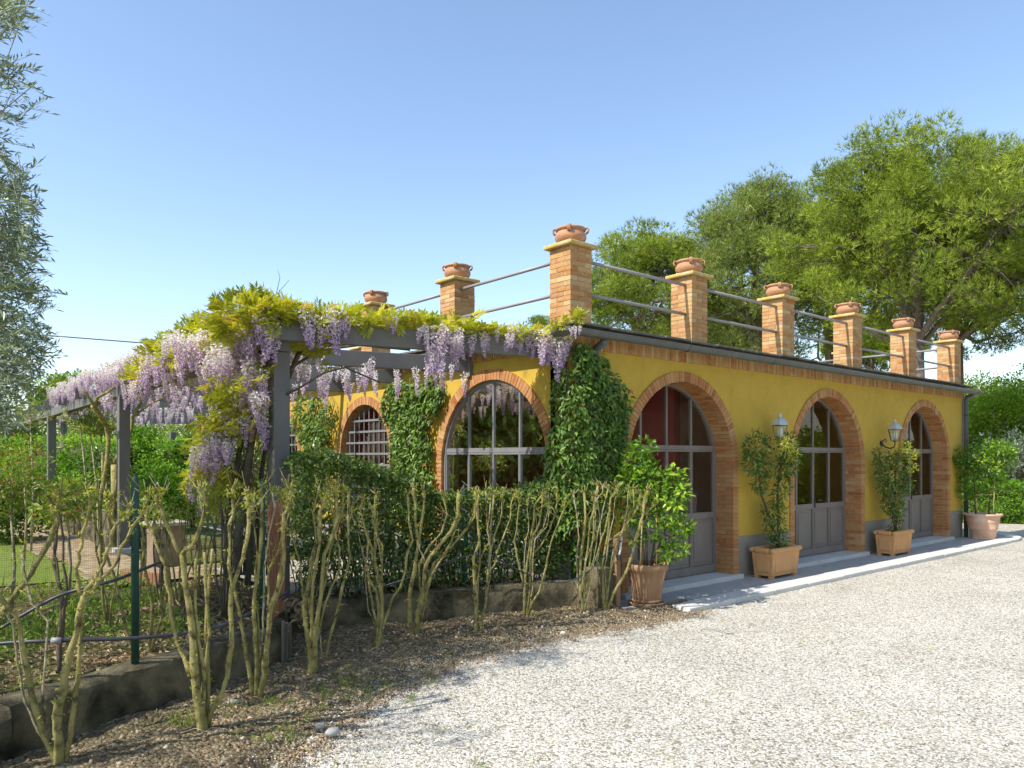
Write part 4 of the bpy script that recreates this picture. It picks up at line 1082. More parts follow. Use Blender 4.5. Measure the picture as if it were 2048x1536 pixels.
# woody stems
m = MB()
def wp(px, py, Z): return Vector(scr(px, py, Z))
for pts, r0, r1 in (
    ([(470, 1180, 7.6), (475, 1080, 7.65), (490, 980, 7.7), (500, 900, 7.75), (512, 830, 7.8), (525, 760, 7.8), (540, 690, 7.85), (560, 650, 7.9)], .045, .03),
    ([(495, 1170, 7.7), (500, 1060, 7.75), (480, 960, 7.8), (505, 880, 7.8), (520, 800, 7.85), (530, 730, 7.9)], .035, .02),
    ([(455, 1180, 7.7), (450, 1080, 7.75), (465, 990, 7.8), (480, 900, 7.8), (500, 820, 7.8), (505, 720, 7.9)], .03, .018),
    ([(510, 1150, 7.9), (515, 1000, 7.9), (530, 900, 7.9), (535, 800, 7.9)], .03, .02),
    ([(560, 795, 7.7), (600, 775, 7.6), (650, 745, 7.7), (690, 735, 8), (760, 765, 8.3)], .014, .008),
    ([(560, 780, 8.0), (590, 730, 8.2), (640, 700, 8.3), (720, 690, 8.4), (820, 700, 8.6)], .022, .012),
    ([(575, 760, 8.0), (600, 700, 8.1), (650, 690, 8.4), (690, 690, 8.8)], .03, .02),
    ([(640, 672, 7.7), (700, 655, 7.9), (760, 668, 8.1), (850, 672, 8.4), (960, 690, 8.7), (1040, 690, 8.9)], .016, .01),
    ([(560, 640, 7.6), (640, 655, 7.7), (720, 660, 7.9)], .02, .012),
    ([(545, 640, 7.7), (552, 590, 7.7), (560, 555, 7.7), (556, 540, 7.7)], .004, .002), ([(552, 590, 7.7), (570, 570, 7.7), (578, 560, 7.7)], .003, .002)):
    m.tube([wp(*p) for p in pts], np.linspace(r0, r1, len(pts)), 8, wob=.12)
for i in range(26):
    x0 = random.uniform(440, 540); p = [(x0+random.uniform(-14, 14)*j*.4, 1150-j*70, 7.75+random.uniform(-.15, .2)) for j in range(5)]
    m.tube([wp(*q) for q in p], np.linspace(.009, .003, 5), 5)
m.make('trunk', M['stemdark'], W1, smooth=True)
m = MB()
for pts, r0, r1 in (
    ([(207, 1115, 12.4), (200, 1060, 12.4), (198, 1010, 12.4), (210, 950, 12.4), (214, 920, 12.4), (217, 880, 12.4), (212, 850, 12.4), (205, 835, 12.3), (185, 812, 12.0)], .038, .034),
    ([(212, 850, 12.35), (200, 830, 12.2), (188, 810, 12), (178, 795, 11.9), (165, 780, 11.8)], .036, .018),
    ([(190, 812, 12), (195, 795, 11.9), (215, 785, 11.9), (235, 770, 12.0)], .03, .015),
    ([(230, 925, 12.7), (240, 905, 12.8), (262, 860, 13), (265, 835, 13), (282, 805, 13), (275, 790, 13)], .042, .025),
    ([(265, 835, 13), (300, 808, 13), (335, 790, 13)], .02, .01), ([(225, 1100, 12.6), (228, 1000, 12.6), (228, 930, 12.7)], .05, .05),
    ([(205, 905, 12.4), (205, 960, 12.4), (213, 1000, 12.4), (222, 1060, 12.4)], .02, .02)):
    m.tube([wp(*p) for p in pts], np.linspace(r0, r1, len(pts)), 8, wob=.1)
m.make('trunk', M['stem'], W2, smooth=True)

# ================================================================== GARDEN WALL, FENCE, HEDGE
gw = thing('garden_wall', 'low mossy retaining wall running under the fence', 'wall', (-3.6, -.17, 0))
def wallseg(p, q, zt, mat=M['moss'], th=.24, n=None, off=0, name='wall_section'):
    p, q = np.array(p), np.array(q); L = np.linalg.norm(q-p); d = (q-p)/L; nr = np.array([-d[1], d[0]])
    ns = max(2, int(L/.12)); m = MB(); V = []
    cols = [(0, -.3), (0, .0), (0, .12), (0, .24), (.012, zt-.02), (.03, zt), (th*.5, zt+.008), (th, zt)]
    for i in range(ns+1):
        c = p+d*L*i/ns
        for j, (w, z) in enumerate(cols):
            r_ = (vnoise(np.array([i*.7+p[0]*3]), np.array([j*2.3]), 5)[0]-.5)*.05
            V.append((c[0]+nr[0]*(w+r_*(j < 6)), c[1]+nr[1]*(w+r_*(j < 6)), z+(r_*.5 if z > .25 else 0)))
    K = len(cols); F = [(i*K+j, (i+1)*K+j, (i+1)*K+j+1, i*K+j+1) for i in range(ns) for j in range(K-1)]
    F += [tuple(range(K-1, -1, -1)), tuple(ns*K+j for j in range(K))]
    m.add(V, F); m.make(name, mat, gw, smooth=True)
wallseg(WALLPTS[0], WALLPTS[1], .35); wallseg(WALLPTS[1], (-3.585, -.163), .36); wallseg(WALLPTS[3], WALLPTS[4], .37); wallseg((-3.585, -.163), (-3.12, .715), .37)
for k in range(3):
    m = MB(); a = np.array((-3.59, -.19)); x = a[0]+.045*k; y = a[1]+.035*k-.02
    m.bar((x, y, -.1), (x+.006, y, .42-.03*k), .042, .022, up=(.8, -.6, 0)); m.make('plank', M['plank'], gw)
# fence: plastic posts and fine netting
fe = thing('mesh_fence', 'fine netting on dark green posts standing on the low wall', 'fence', (-4.82, -.74, .33))
def fpt(x, off=.1): return (x, float(wall_y(x))+off)
FP = [(-6.35, 1.70), (-4.83, 1.68), (-3.72, 1.62), (-1.30, 1.50), (.02, 1.45)]
for x, zt in FP:
    px_, py_ = fpt(x, .13 if x < -3.5 else .10)
    m = MB(); m.tube([(px_, py_, .28), (px_, py_, zt-.09), (px_, py_, zt-.05), (px_, py_, zt)], [.026, .026, .022, .004], 10); m.make('fence_post', M['greenpost'], fe, smooth=True)
m = MB()
def netting(m, x0, x1, z0, z1, sx, sz, r=.0005):
    p = np.array(fpt(x0, .15)); q = np.array(fpt(x1, .15)); L = np.linalg.norm(q-p); d = (q-p)/L
    n = int(L/sx)
    for i in range(n+1):
        c = p+d*L*i/n; m.add([(c[0]-d[0]*r, c[1]-d[1]*r, z0), (c[0]+d[0]*r, c[1]+d[1]*r, z0), (c[0]+d[0]*r, c[1]+d[1]*r, z1), (c[0]-d[0]*r, c[1]-d[1]*r, z1)], [(0, 1, 2, 3)])
    nz = int((z1-z0)/sz)
    for i in range(nz+1):
        z = z0+(z1-z0)*i/nz; m.add([(p[0], p[1], z-r), (q[0], q[1], z-r), (q[0], q[1], z+r), (p[0], p[1], z+r)], [(0, 1, 2, 3)])
netting(m, -8.2, -5.6, .36, 1.28, .013, .013); netting(m, -5.6, -3.62, .36, 1.28, .013, .013)
m.make('netting', M['greenpost'], fe, kind='stuff')
# hedge on the fence
hd = thing('hedge', 'dense glossy evergreen hedge trained on the fence before the side wall', 'hedge', (-1.5, .5, .36))
def hedge_pts(n):
    P, D, U, R = [], [], [], []
    s = RNG.random(n)
    x = -3.05+3.15*s; y = wall_y(x)+.28
    top = np.interp(x, [-3.1, -2.6, -2.2, -1.6, -.6, .1], [1.86, 1.86, 1.72, 1.46, 1.42, 1.5])+.14*(fbm(x*2.2, x*0+2, 3, 71)-.5)*2
    th = np.interp(x, [-3.1, -2.4, -1.8, .1], [.42, .42, .26, .26])
    ang = RNG.random(n)
    v = RNG.random(n)**.9; z = .42+(top-.42)*v
    # front face mostly, some top and inside
    w = -th*(.55+.45*fbm(x*3, z*3, 3, 77))*RNG.random(n)**.35
    face = RNG.random(n); w = np.where(face < .72, w, RNG.uniform(-1, 1, n)*th)
    topf = RNG.random(n) < .25; z = np.where(topf, top-.10*RNG.random(n), z); w = np.where(topf, RNG.uniform(-1, 1, n)*th, w)
    low = (z < .62) & (RNG.random(n) < .35)
    P = np.stack([x, y+w, z], -1)[~low]; k = len(P)
    D = norm(RNG.normal(size=(k, 3))*.7+np.array([-.2, -.5, -.1])); U = norm(RNG.normal(size=(k, 3))*.6+np.array([-.2, -.7, .7]))
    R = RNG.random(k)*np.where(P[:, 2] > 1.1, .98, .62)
    return P, D, U, R
P, D, U, R = hedge_pts(24000)
Vx = scatter(LF, P, D, U, .062*RNG.uniform(.6, 1.25, len(P)), R)
foliage('leaves', Vx, M['hedge'], hd)
m = MB()
for i in range(150):
    x = random.uniform(-3.0, .05); y = float(wall_y(x))+random.uniform(.12, .45)
    z = .34; P_ = [(x, y, z)]
    for j in range(4): P_.append((P_[-1][0]+random.uniform(-.09, .09), P_[-1][1]+random.uniform(-.05, .05), P_[-1][2]+random.uniform(.12, .3)))
    m.tube(P_, np.linspace(random.uniform(.006, .014), .003, 5), 5)
m.make('stem', M['stemdark'], hd, smooth=True)

# reed screen, standpipe, stone bench
rs = thing('reed_screen', 'frayed reddish reed mat standing at the fence corner', 'screen', (-3.45, .22, .36))
m = MB()
for i in range(110):
    t = i/110; x = -3.62+.33*t+random.uniform(-.008, .008); y = .02+.50*t*.9+random.uniform(-.02, .02)
    zt = 1.36+random.uniform(-.2, .06); m.tube([(x, y, .34), (x+random.uniform(-.02, .02), y+random.uniform(-.02, .02), zt)], random.uniform(.003, .006), 4)
m.make('reeds', M['reed'], rs, kind='stuff')
for z in (.6, .9, 1.2):
    m = MB(); m.tube([(-3.63, .0, z), (-3.28, .48, z)], .003, 4); m.make('binding_wire', M['dark'], rs)
sp = thing('standpipe', 'white water pipe on a short post beside the weathered pot', 'standpipe', (.40, -.36, 0))
m = MB(); x, y = .42, -.34
m.box(x-.035, x+.035, y-.03, y+.03, 0, .84); m.make('pipe_post', M['terra_old'], sp, bevel=.005)
m = MB(); m.tube([(x-.02, y-.05, .62), (x+.0, y-.06, .72), (x+.015, y-.06, .86), (x-.03, y-.06, .90), (x-.10, y-.06, .875)], .013, 8); m.make('pipe', M['white'], sp, smooth=True)
m = MB(); m.tube([(x-.02, y-.055, .60), (x-.02, y-.055, .66)], .022, 8); m.make('tap', M['dark'], sp)
gp = thing('gate_pier', 'low brick-edged pier at the end of the garden wall', 'pier', (.16, -.25, 0))
m = MB(); m.box(.08, .30, -.36, -.12, -.02, .52); m.make('pier_body', M['moss'], gp, bevel=.012)
sb = thing('stone_bench', 'low tan block seat with a pale slab top under the pergola', 'bench', (-2.4, 7.0, .2))
x, y = at(332, 11.0)
m = MB(); m.box(x-.21, x+.21, y-.2, y+.2, .1, .80); m.make('bench_body', surf('tan_render', (.24, .165, .11), (.32, .23, .16), 4), sb, bevel=.01)
m = MB(); m.box(x-.26, x+.26, y-.25, y+.25, .801, .855); m.make('bench_top', M['terrace'], sb, bevel=.01)
te = thing('terracotta_edging', 'row of orange terracotta edging beyond the fence', 'edging', (-3.6, 4.6, .2))
a = at(246, 9.6); b = at(325, 9.4); n = 5
for i in range(n):
    p0 = Vector((a[0]+(b[0]-a[0])*i/n, a[1]+(b[1]-a[1])*i/n, .27)); p1_ = Vector((a[0]+(b[0]-a[0])*(i+.96)/n, a[1]+(b[1]-a[1])*(i+.96)/n, .27))
    m = MB(); m.bar(p0, p1_, .06, .16); m.make('edging_tile', M['rust'], te, bevel=.006)
lw = thing('back_garden_wall', 'low shaded wall below the bright hedge beyond the pergola', 'wall', (-4, 12, 0))
wa = MB(); wa.bar((-3.02, 7.9, .45), (-3.1, 18, .35), .22, .75); wa.make('wall_section', M['moss'], lw, bevel=.02)

# ================================================================== POLLARDED SHRUBS
SHRUBS = [
 ('A', (-5.412, -1.402, 0.02), [
  ([(-0.002,-0.001),(0.003,0.175),(-0.008,0.329),(0.031,0.472),(0.053,0.615),(0.102,0.769),(0.135,0.923),(0.152,1.0)],0.0314,0.0157),
  ([(0.141,0.989),(0.196,1.033),(0.251,1.099),(0.317,1.165),(0.355,1.275),(0.416,1.385),(0.471,1.473),(0.493,1.561)],0.0146,0.0073),
  ([(0.146,1.0),(0.119,1.077),(0.119,1.187),(0.141,1.275),(0.152,1.363),(0.19,1.462),(0.19,1.594)],0.0136,0.0063),
  ([(0.152,1.011),(0.218,1.099),(0.262,1.187),(0.295,1.297),(0.317,1.396),(0.284,1.484),(0.317,1.55)],0.0125,0.0073),
  ([(0.317,1.396),(0.388,1.44),(0.394,1.495)],0.0084,0.0052),
  ([(0.02,0.065),(0.047,0.197),(0.064,0.395),(0.086,0.56),(0.086,0.78),(0.102,0.879)],0.0199,0.0105),
  ([(-0.013,0.032),(-0.101,0.219),(-0.134,0.395),(-0.167,0.615),(-0.195,0.835),(-0.211,0.89),(-0.266,0.956),(-0.332,1.077),(-0.376,1.253)],0.0199,0.0094),
 ]),
 ('B', (-4.633, -1.421, 0.02), [
  ([(0.01,-0.021),(-0.014,0.236),(-0.021,0.42),(-0.023,0.666),(-0.039,0.911),(-0.057,1.193)],0.0396,0.0151),
  ([(-0.057,1.193),(0.004,1.242),(0.053,1.34),(0.09,1.463),(0.065,1.573)],0.014,0.0093),
  ([(-0.064,1.168),(-0.119,1.303),(-0.168,1.463),(-0.192,1.548)],0.014,0.0105),
  ([(-0.192,1.548),(-0.149,1.555)],0.007,0.0058),
  ([(-0.045,0.42),(-0.119,0.58),(-0.168,0.727),(-0.198,0.923),(-0.223,1.095),(-0.315,1.315),(-0.352,1.414)],0.0175,0.007),
  ([(0.016,0.126),(0.102,0.261),(0.145,0.396),(0.169,0.58),(0.163,0.911),(0.182,0.997),(0.237,1.131),(0.268,1.303),(0.274,1.463),(0.264,1.536)],0.0186,0.0105),
  ([(0.169,0.923),(0.145,1.095),(0.133,1.34),(0.145,1.487),(0.139,1.573)],0.0116,0.0082),
  ([(0.274,1.45),(0.317,1.472)],0.007,0.0058),
 ]),
 ('C', (-4.068, -0.879, 0.02), [
  ([(0.011,0.006),(0.055,0.194),(0.094,0.426),(0.116,0.647),(0.149,0.746),(0.204,0.923),(0.237,1.089),(0.237,1.276),(0.248,1.365),(0.281,1.42),(0.303,1.541)],0.0231,0.0084),
  ([(-0.017,0.006),(-0.0,0.26),(-0.011,0.537),(-0.006,0.757),(0.033,0.978),(0.055,1.232),(0.066,1.442),(0.066,1.552)],0.0189,0.0094),
  ([(-0.028,0.018),(-0.066,0.316),(-0.1,0.592),(-0.116,0.702),(-0.138,0.835),(-0.171,1.011)],0.0189,0.0084),
  ([(0.116,0.658),(0.099,0.835),(0.105,0.967),(0.16,1.078),(0.204,1.232),(0.204,1.365),(0.188,1.475),(0.165,1.519)],0.0094,0.0063),
  ([(0.204,1.354),(0.221,1.475),(0.215,1.563)],0.0084,0.0063),
 ]),
 ('D', (-3.521, -0.623, 0.02), [
  ([(0.005,-0.012),(-0.019,0.231),(-0.056,0.413),(-0.068,0.595),(-0.038,0.777),(-0.031,0.923),(0.029,1.117),(0.041,1.323),(0.09,1.445),(0.102,1.554)],0.03,0.0092),
  ([(0.017,0.0),(0.017,0.292),(0.06,0.595),(0.078,0.789),(0.096,0.996),(0.151,1.117),(0.199,1.299),(0.193,1.469),(0.175,1.554)],0.0231,0.0115),
  ([(-0.001,0.231),(-0.007,0.534),(0.029,0.899),(0.078,1.141),(0.078,1.348),(0.151,1.433),(0.187,1.481)],0.015,0.0092),
  ([(-0.062,0.571),(-0.092,0.716),(-0.098,0.911),(-0.153,1.105),(-0.177,1.202)],0.0104,0.0069),
  ([(0.023,0.255),(0.078,0.534),(0.138,0.716),(0.199,0.838),(0.205,1.032),(0.163,1.153),(0.132,1.384)],0.0104,0.0069),
 ]),
 ('E', (-3.248, -0.318, 0.02), [
  ([(-0.009,-0.003),(0.028,0.23),(0.08,0.411),(0.144,0.696),(0.19,0.904),(0.177,1.124),(0.177,1.474)],0.0148,0.0086),
  ([(-0.018,0.016),(-0.05,0.152),(-0.063,0.321)],0.0074,0.0049),
 ]),
 ('F', (-2.723, -0.287, 0.02), [
  ([(-0.0,-0.005),(0.018,0.178),(0.029,0.402),(0.012,0.579),(-0.03,0.709),(-0.059,0.827),(-0.041,1.015),(-0.053,1.18),(-0.065,1.322),(-0.041,1.428)],0.0269,0.0112),
  ([(0.012,0.178),(-0.053,0.378),(-0.089,0.614),(-0.106,0.744),(-0.065,0.815),(-0.077,0.945),(-0.136,1.121),(-0.218,1.145),(-0.254,1.204),(-0.265,1.322)],0.0123,0.0067),
  ([(0.024,0.555),(0.029,0.85),(0.035,0.968),(-0.018,1.086),(-0.041,1.204)],0.0101,0.009),
  ([(0.024,0.178),(0.077,0.343),(0.124,0.496),(0.195,0.579),(0.23,0.732),(0.254,0.909),(0.295,1.004),(0.265,1.169),(0.248,1.428)],0.0134,0.009),
 ]),
 ('G', (-2.216, -0.106, 0.02), [
  ([(-0.019,-0.0),(-0.045,0.22),(-0.045,0.472),(0.006,0.686),(0.037,0.913),(0.063,1.064),(0.1,1.291),(0.1,1.455)],0.0263,0.012),
  ([(0.012,-0.0),(0.031,0.22),(0.081,0.434),(0.119,0.749),(0.233,0.913),(0.359,1.064),(0.428,1.228),(0.44,1.429)],0.0263,0.0156),
  ([(0.044,0.963),(0.018,1.165),(0.025,1.316),(0.006,1.48)],0.0144,0.0132),
  ([(0.1,0.497),(0.182,0.661),(0.283,0.825),(0.359,0.963),(0.409,1.114),(0.422,1.203)],0.012,0.0096),
  ([(0.119,0.762),(0.056,0.888),(0.05,1.014)],0.0084,0.0072),
 ]),
 ('H', (-1.621, -0.314, 0.02), [
  ([(-0.005,-0.003),(-0.002,0.198),(-0.015,0.497),(-0.021,0.782),(0.037,0.938),(0.018,1.146),(-0.002,1.445)],0.0234,0.0099),
  ([(0.03,-0.01),(0.089,0.302),(0.115,0.588),(0.134,0.86),(0.141,1.081),(0.18,1.406)],0.0173,0.0086),
  ([(0.123,0.64),(0.18,0.711),(0.203,0.834),(0.284,1.029),(0.336,1.172),(0.349,1.341),(0.401,1.432)],0.0099,0.0062),
  ([(0.134,0.821),(0.193,1.029),(0.251,1.211),(0.264,1.419)],0.0086,0.0062),
 ]),
 ('I', (-0.866, -0.176, 0.02), [
  ([(-0.007,0.002),(0.003,0.309),(0.021,0.615),(0.058,0.86),(0.095,1.105),(0.107,1.264),(0.199,1.387)],0.0186,0.0081),
  ([(0.019,0.021),(0.052,0.37),(0.07,0.676),(0.082,0.921),(0.156,1.044),(0.186,1.227),(0.193,1.35)],0.0163,0.007),
  ([(0.033,0.125),(0.156,0.333),(0.229,0.615),(0.278,0.872),(0.352,1.068),(0.413,1.227),(0.425,1.313)],0.014,0.007),
  ([(-0.003,0.382),(-0.065,0.639),(-0.108,0.872),(-0.077,1.068),(-0.052,1.289),(-0.077,1.362)],0.0116,0.0081),
  ([(0.07,0.713),(0.168,0.811),(0.254,0.958),(0.315,1.117),(0.352,1.289),(0.346,1.387)],0.0093,0.007),
 ]),
 ('J', (-0.269, -0.483, 0.02), [
  ([(-0.004,0.001),(-0.038,0.306),(-0.031,0.656),(0.006,0.905),(0.025,1.092),(0.019,1.38)],0.0202,0.0119),
  ([(0.006,0.032),(0.019,0.219),(0.056,0.469),(0.081,0.656),(0.118,0.955),(0.125,1.242),(0.175,1.454)],0.0119,0.0095),
  ([(-0.013,0.281),(0.006,0.531),(0.044,0.88),(0.056,1.055),(0.106,1.242),(0.081,1.355)],0.0119,0.0095),
  ([(0.044,0.494),(0.131,0.631),(0.193,0.83),(0.256,1.005),(0.281,1.155)],0.0107,0.0083),
 ]),
 ('K', (0.065, -0.492, 0.02), [
  ([(-0.005,-0.002),(-0.018,0.244),(-0.037,0.563),(0.021,0.858),(0.046,1.139),(0.059,1.318),(0.136,1.395),(0.11,1.459)],0.0194,0.0097),
  ([(0.005,0.007),(0.085,0.244),(0.225,0.499),(0.289,0.704),(0.328,0.896),(0.392,1.139),(0.411,1.331),(0.436,1.408)],0.0194,0.0134),
  ([(0.001,0.064),(0.059,0.499),(0.11,0.755),(0.174,0.896),(0.251,1.075),(0.315,1.229),(0.302,1.421)],0.0146,0.0097),
  ([(0.021,0.826),(0.174,0.934),(0.302,1.114),(0.366,1.241),(0.379,1.357)],0.0109,0.0085),
  ([(0.353,0.986),(0.43,1.088),(0.443,1.165)],0.0097,0.0073),
  ([(0.385,1.126),(0.532,1.254)],0.0085,0.0061),
 ]),
 ('M', (-5.765, -0.678, 0.02), [
  ([(0.004,-0.019),(0.016,0.407),(0.111,0.763),(0.182,0.881),(0.265,0.988),(0.324,1.094),(0.407,1.248),(0.448,1.379),(0.407,1.473),(0.395,1.515)],0.0248,0.0113),
  ([(0.448,1.39),(0.448,1.473),(0.478,1.533)],0.0101,0.0068),
 ]),
 ('N', (-5.251, -0.383, 0.3), [
  ([(0.001,-0.007),(-0.006,0.253),(-0.006,0.545),(-0.079,0.757),(-0.072,0.943),(-0.066,1.063),(-0.079,1.156)],0.0164,0.0101),
  ([(0.001,0.226),(0.054,0.571),(0.054,0.864),(0.047,1.116)],0.0114,0.0076),
  ([(-0.006,0.545),(-0.039,0.784),(-0.053,0.917)],0.0088,0.0063),
 ]),
 ('O', (-4.736, -0.344, 0.3), [
  ([(0.0,-0.006),(-0.074,0.236),(-0.145,0.662),(-0.202,0.819)],0.0149,0.0095),
  ([(0.0,-0.006),(-0.031,0.278),(-0.031,0.563),(-0.017,0.847),(-0.088,1.132),(-0.13,1.274)],0.0135,0.0081),
 ]),
 ('P', (-4.629, -0.181, 0.3), [
  ([(-0.0,-0.0),(0.014,0.147),(0.044,0.383),(-0.0,0.648),(-0.015,0.898)],0.0168,0.0098),
  ([(0.002,-0.0),(0.117,0.294),(0.103,0.515)],0.0154,0.0098),
  ([(0.117,0.294),(0.161,0.53),(0.132,0.78),(0.044,0.972),(0.081,1.178)],0.014,0.0084),
 ]),
]

LAB = {
 'A': 'thick multi-stemmed pruned shrub nearest the camera at the far left',
 'B': 'stout pruned shrub with a forked trunk, second from the left in the bed',
 'C': 'pruned shrub in front of the reddish reed mat',
 'D': 'pruned shrub with a dark bunched base right of the grey planks',
 'E': 'thin single-stemmed pruned shrub beside the dark bunched one',
 'F': 'pruned shrub before the grilled window with a crooked side stem',
 'G': 'pruned shrub with one stout stem leaning right below the large window',
 'H': 'pruned shrub with two slim straight stems below the middle of the large window',
 'I': 'slim pruned shrub with five spreading stems before the sunlit part of the mossy wall',
 'J': 'tall narrow pruned shrub next to the pale stone, second from the potted lemon tree',
 'K': 'pruned shrub with a leaning stem right beside the weathered lemon pot',
 'M': 'pruned shrub reaching in from the left edge of the picture',
 'N': 'dark-stemmed shrub with leafy tips behind the netting at the left',
 'O': 'small forked shrub behind the netting at the foot of the first green post',
 'P': 'small bare shrub behind the netting just right of the first green post'}
for name, (bx, by, bz), stems in SHRUBS:
    t = thing('pruned_shrub', LAB[name], 'shrub', (bx, by, bz), 'pruned shrubs in the bed' if name not in 'NOP' else 'young shrubs behind the fence')
    bp, bd_ = [], []
    if name not in 'NOPEM':
        er = random.Random(ord(name)+99); mains = [s for s in stems if s[0][0][1] < .3 and s[0][-1][1] > 1.0]
        for q in range(3):
            P_, r0_, r1_ = er.choice(mains); k_ = 1+er.uniform(-.75, .45); c_ = er.uniform(-.09, .09); ph = er.uniform(0, 6)
            stems = stems+[([(p[0]*k_+c_*p[1]+.018*math.sin(ph+i*1.7), p[1]*er.uniform(.97, 1.0)) for i, p in enumerate(P_)], r0_*.42, r1_*.62)]
    rr = random.Random(ord(name)); base_d = {}
    for si, (P, r0, r1) in enumerate(stems):
        lean = rr.uniform(-.16, .16); pts = []
        z_start = P[0][1]
        d0 = 0
        if si and z_start > .15:      # branch: start on the parent stem's own depth
            best = None
            for (a_, h_, d_) in base_d.get('p', []):
                q = (a_-P[0][0])**2+(h_-P[0][1])**2
                if best is None or q < best[0]: best = (q, d_)
            d0 = best[1] if best else 0
        # densify
        Q = []
        for i in range(len(P)-1):
            for s in (0, .34, .67): Q.append((P[i][0]+(P[i+1][0]-P[i][0])*s, P[i][1]+(P[i+1][1]-P[i][1])*s))
        Q.append(P[-1])
        R_ = []
        for i, (a_, h_) in enumerate(Q):
            f = i/(len(Q)-1); d_ = d0+lean*(h_-z_start)+.012*math.sin(i*1.9+si); jx = rr.uniform(-.004, .004)
            if z_start < .15: d_ = lean*h_ + .004*si
            base_d.setdefault('p', []).append((a_, h_, d_))
            pts.append((bx+RT[0]*(a_+jx)+FW[0]*d_, by+RT[1]*(a_+jx)+FW[1]*d_, bz+h_-(.06 if i == 0 and z_start < .15 else 0)))
            R_.append(.92*(r0+(r1-r0)*f**.8)*(1.18 if rr.random() < .2 else .97))
        if P[-1][1] > 1.2: R_[-1] = r1*1.3; R_[-2] = r1*1.3      # pollard knob
        m = MB(); m.tube(pts, R_, 9, wob=.17)
        # short spurs left by pruning
        top = Vector(pts[-1])
        ks = 4 if P[-1][1] > 1.25 else 0
        for q in range(ks):
            d = Vector((rr.uniform(-1, 1), rr.uniform(-1, 1), rr.uniform(.2, 1.1))).normalized()*rr.uniform(.03, .09)
            m.tube([top, top+d*.6, top+d+Vector((0, 0, .015))], [r1*.75, r1*.5, r1*.35], 5)
        if P[-1][1] > 1.2:
            for q in range(3):
                i = rr.randrange(len(pts)*2//3, len(pts)); p = Vector(pts[i]); d = Vector((rr.uniform(-1, 1), rr.uniform(-1, 1), rr.uniform(.2, 1.2))).normalized()*rr.uniform(.06, .16)
                m.tube([p, p+d*.5+Vector((0, 0, .01)), p+d+Vector((0, 0, .03))], [.0035, .0026, .0012], 4)
        for q in range(int(len(pts)*1.0)):
            i = rr.randrange(1, len(pts)-1); p = Vector(pts[i]); d = Vector((rr.uniform(-1, 1), rr.uniform(-1, 1), rr.uniform(0, .7))).normalized()
            m.tube([p, p+d*(R_[i]*1.5+.006)], [R_[i]*.45, R_[i]*.22], 5)
        m.make('stem', M['stemdark'] if name in 'N' else (M['stempale'] if (r0 < .0085 and si > 0) else M['stem']), t, smooth=True)
        for i, p in enumerate(pts):
            h = Q[i][1]
            nb = 1 if rr.random() < .35 else 0
            if h > P[-1][1]-.08 and P[-1][1] > 1.2: nb = 3
            for q in range(nb):
                bp.append([p[0]+rr.uniform(-.03, .03), p[1]+rr.uniform(-.03, .03), p[2]+rr.uniform(-.02, .04)])
    if bp:
        bp = np.array(bp); n = len(bp); k = 5
        P = np.repeat(bp, k, 0)+RNG.normal(size=(n*k, 3))*.008
        foliage('buds', scatter(QN, P, rdirs(n*k, (0, 0, .3)), rdirs(n*k), .026*RNG.uniform(.5, 1.5, n*k), RNG.random(n*k)), M['bud'], t, kind='stuff')
    if name == 'N':
        parts = [blob_leaves((bx+RT[0]*a_, by+RT[1]*a_, bz+h_), r_, n_, LN, .07) for a_, h_, r_, n_ in ((-.02, 1.15, .10, 60), (.06, 1.2, .13, 110), (.14, 1.22, .12, 90), (.12, 1.1, .1, 50), (-.1, 1.12, .08, 40))]
        foliage('leaves', parts, M['rose'], t)
# dense tangle of thin garden shrubs behind the fence
def bare_shrub(px, Z, h, n, lab, leaf=0, mat='stem', spread=.25, z0=.3, lm='rose'):
    x, y = at(px, Z); t = thing('bare_shrub', lab, 'shrub', (x, y, z0), 'young shrubs behind the fence'); m = MB(); ends = []
    for i in range(n):
        a = random.uniform(0, 6.28); s = random.uniform(.3, 1)*spread; p = Vector((x, y, z0)); P_ = [p]
        for j in range(5):
            f = (j+1)/5; P_.append(Vector((x+math.cos(a)*s*f**.8+random.uniform(-.02, .02), y+math.sin(a)*s*f**.8+random.uniform(-.02, .02), z0+h*f*random.uniform(.85, 1.05))))
        m.tube(P_, np.linspace(.011, .005, 6)*random.uniform(.7, 1.2), 6, wob=.12); ends.append(P_[-1]); 
        if random.random() < .6:
            q = P_[3]; e = q+Vector((random.uniform(-.12, .12), random.uniform(-.12, .12), h*.3)); m.tube([q, e], [.006, .004], 5); ends.append(e)
    m.make('stem', M[mat], t, smooth=True)
    if leaf:
        foliage('leaves', [blob_leaves(tuple(e), .10, leaf, LN, .06) for e in ends], M[lm], t)
bare_shrub(355, 6.9, 1.15, 6, 'bare upright shrub behind the stout forked shrub', 10)
bare_shrub(400, 7.1, 1.2, 7, 'bare many-stemmed shrub below the hanging wisteria flowers', 14)
bare_shrub(448, 6.8, 1.1, 7, 'tangled bare shrub left of the reed mat', 8, 'stemdark')
bare_shrub(320, 7.6, 1.0, 5, 'bare shrub before the tan block seat', 8, 'stemdark')
bare_shrub(218, 6.4, 1.25, 4, 'slender shrub left of the first green post', 8)
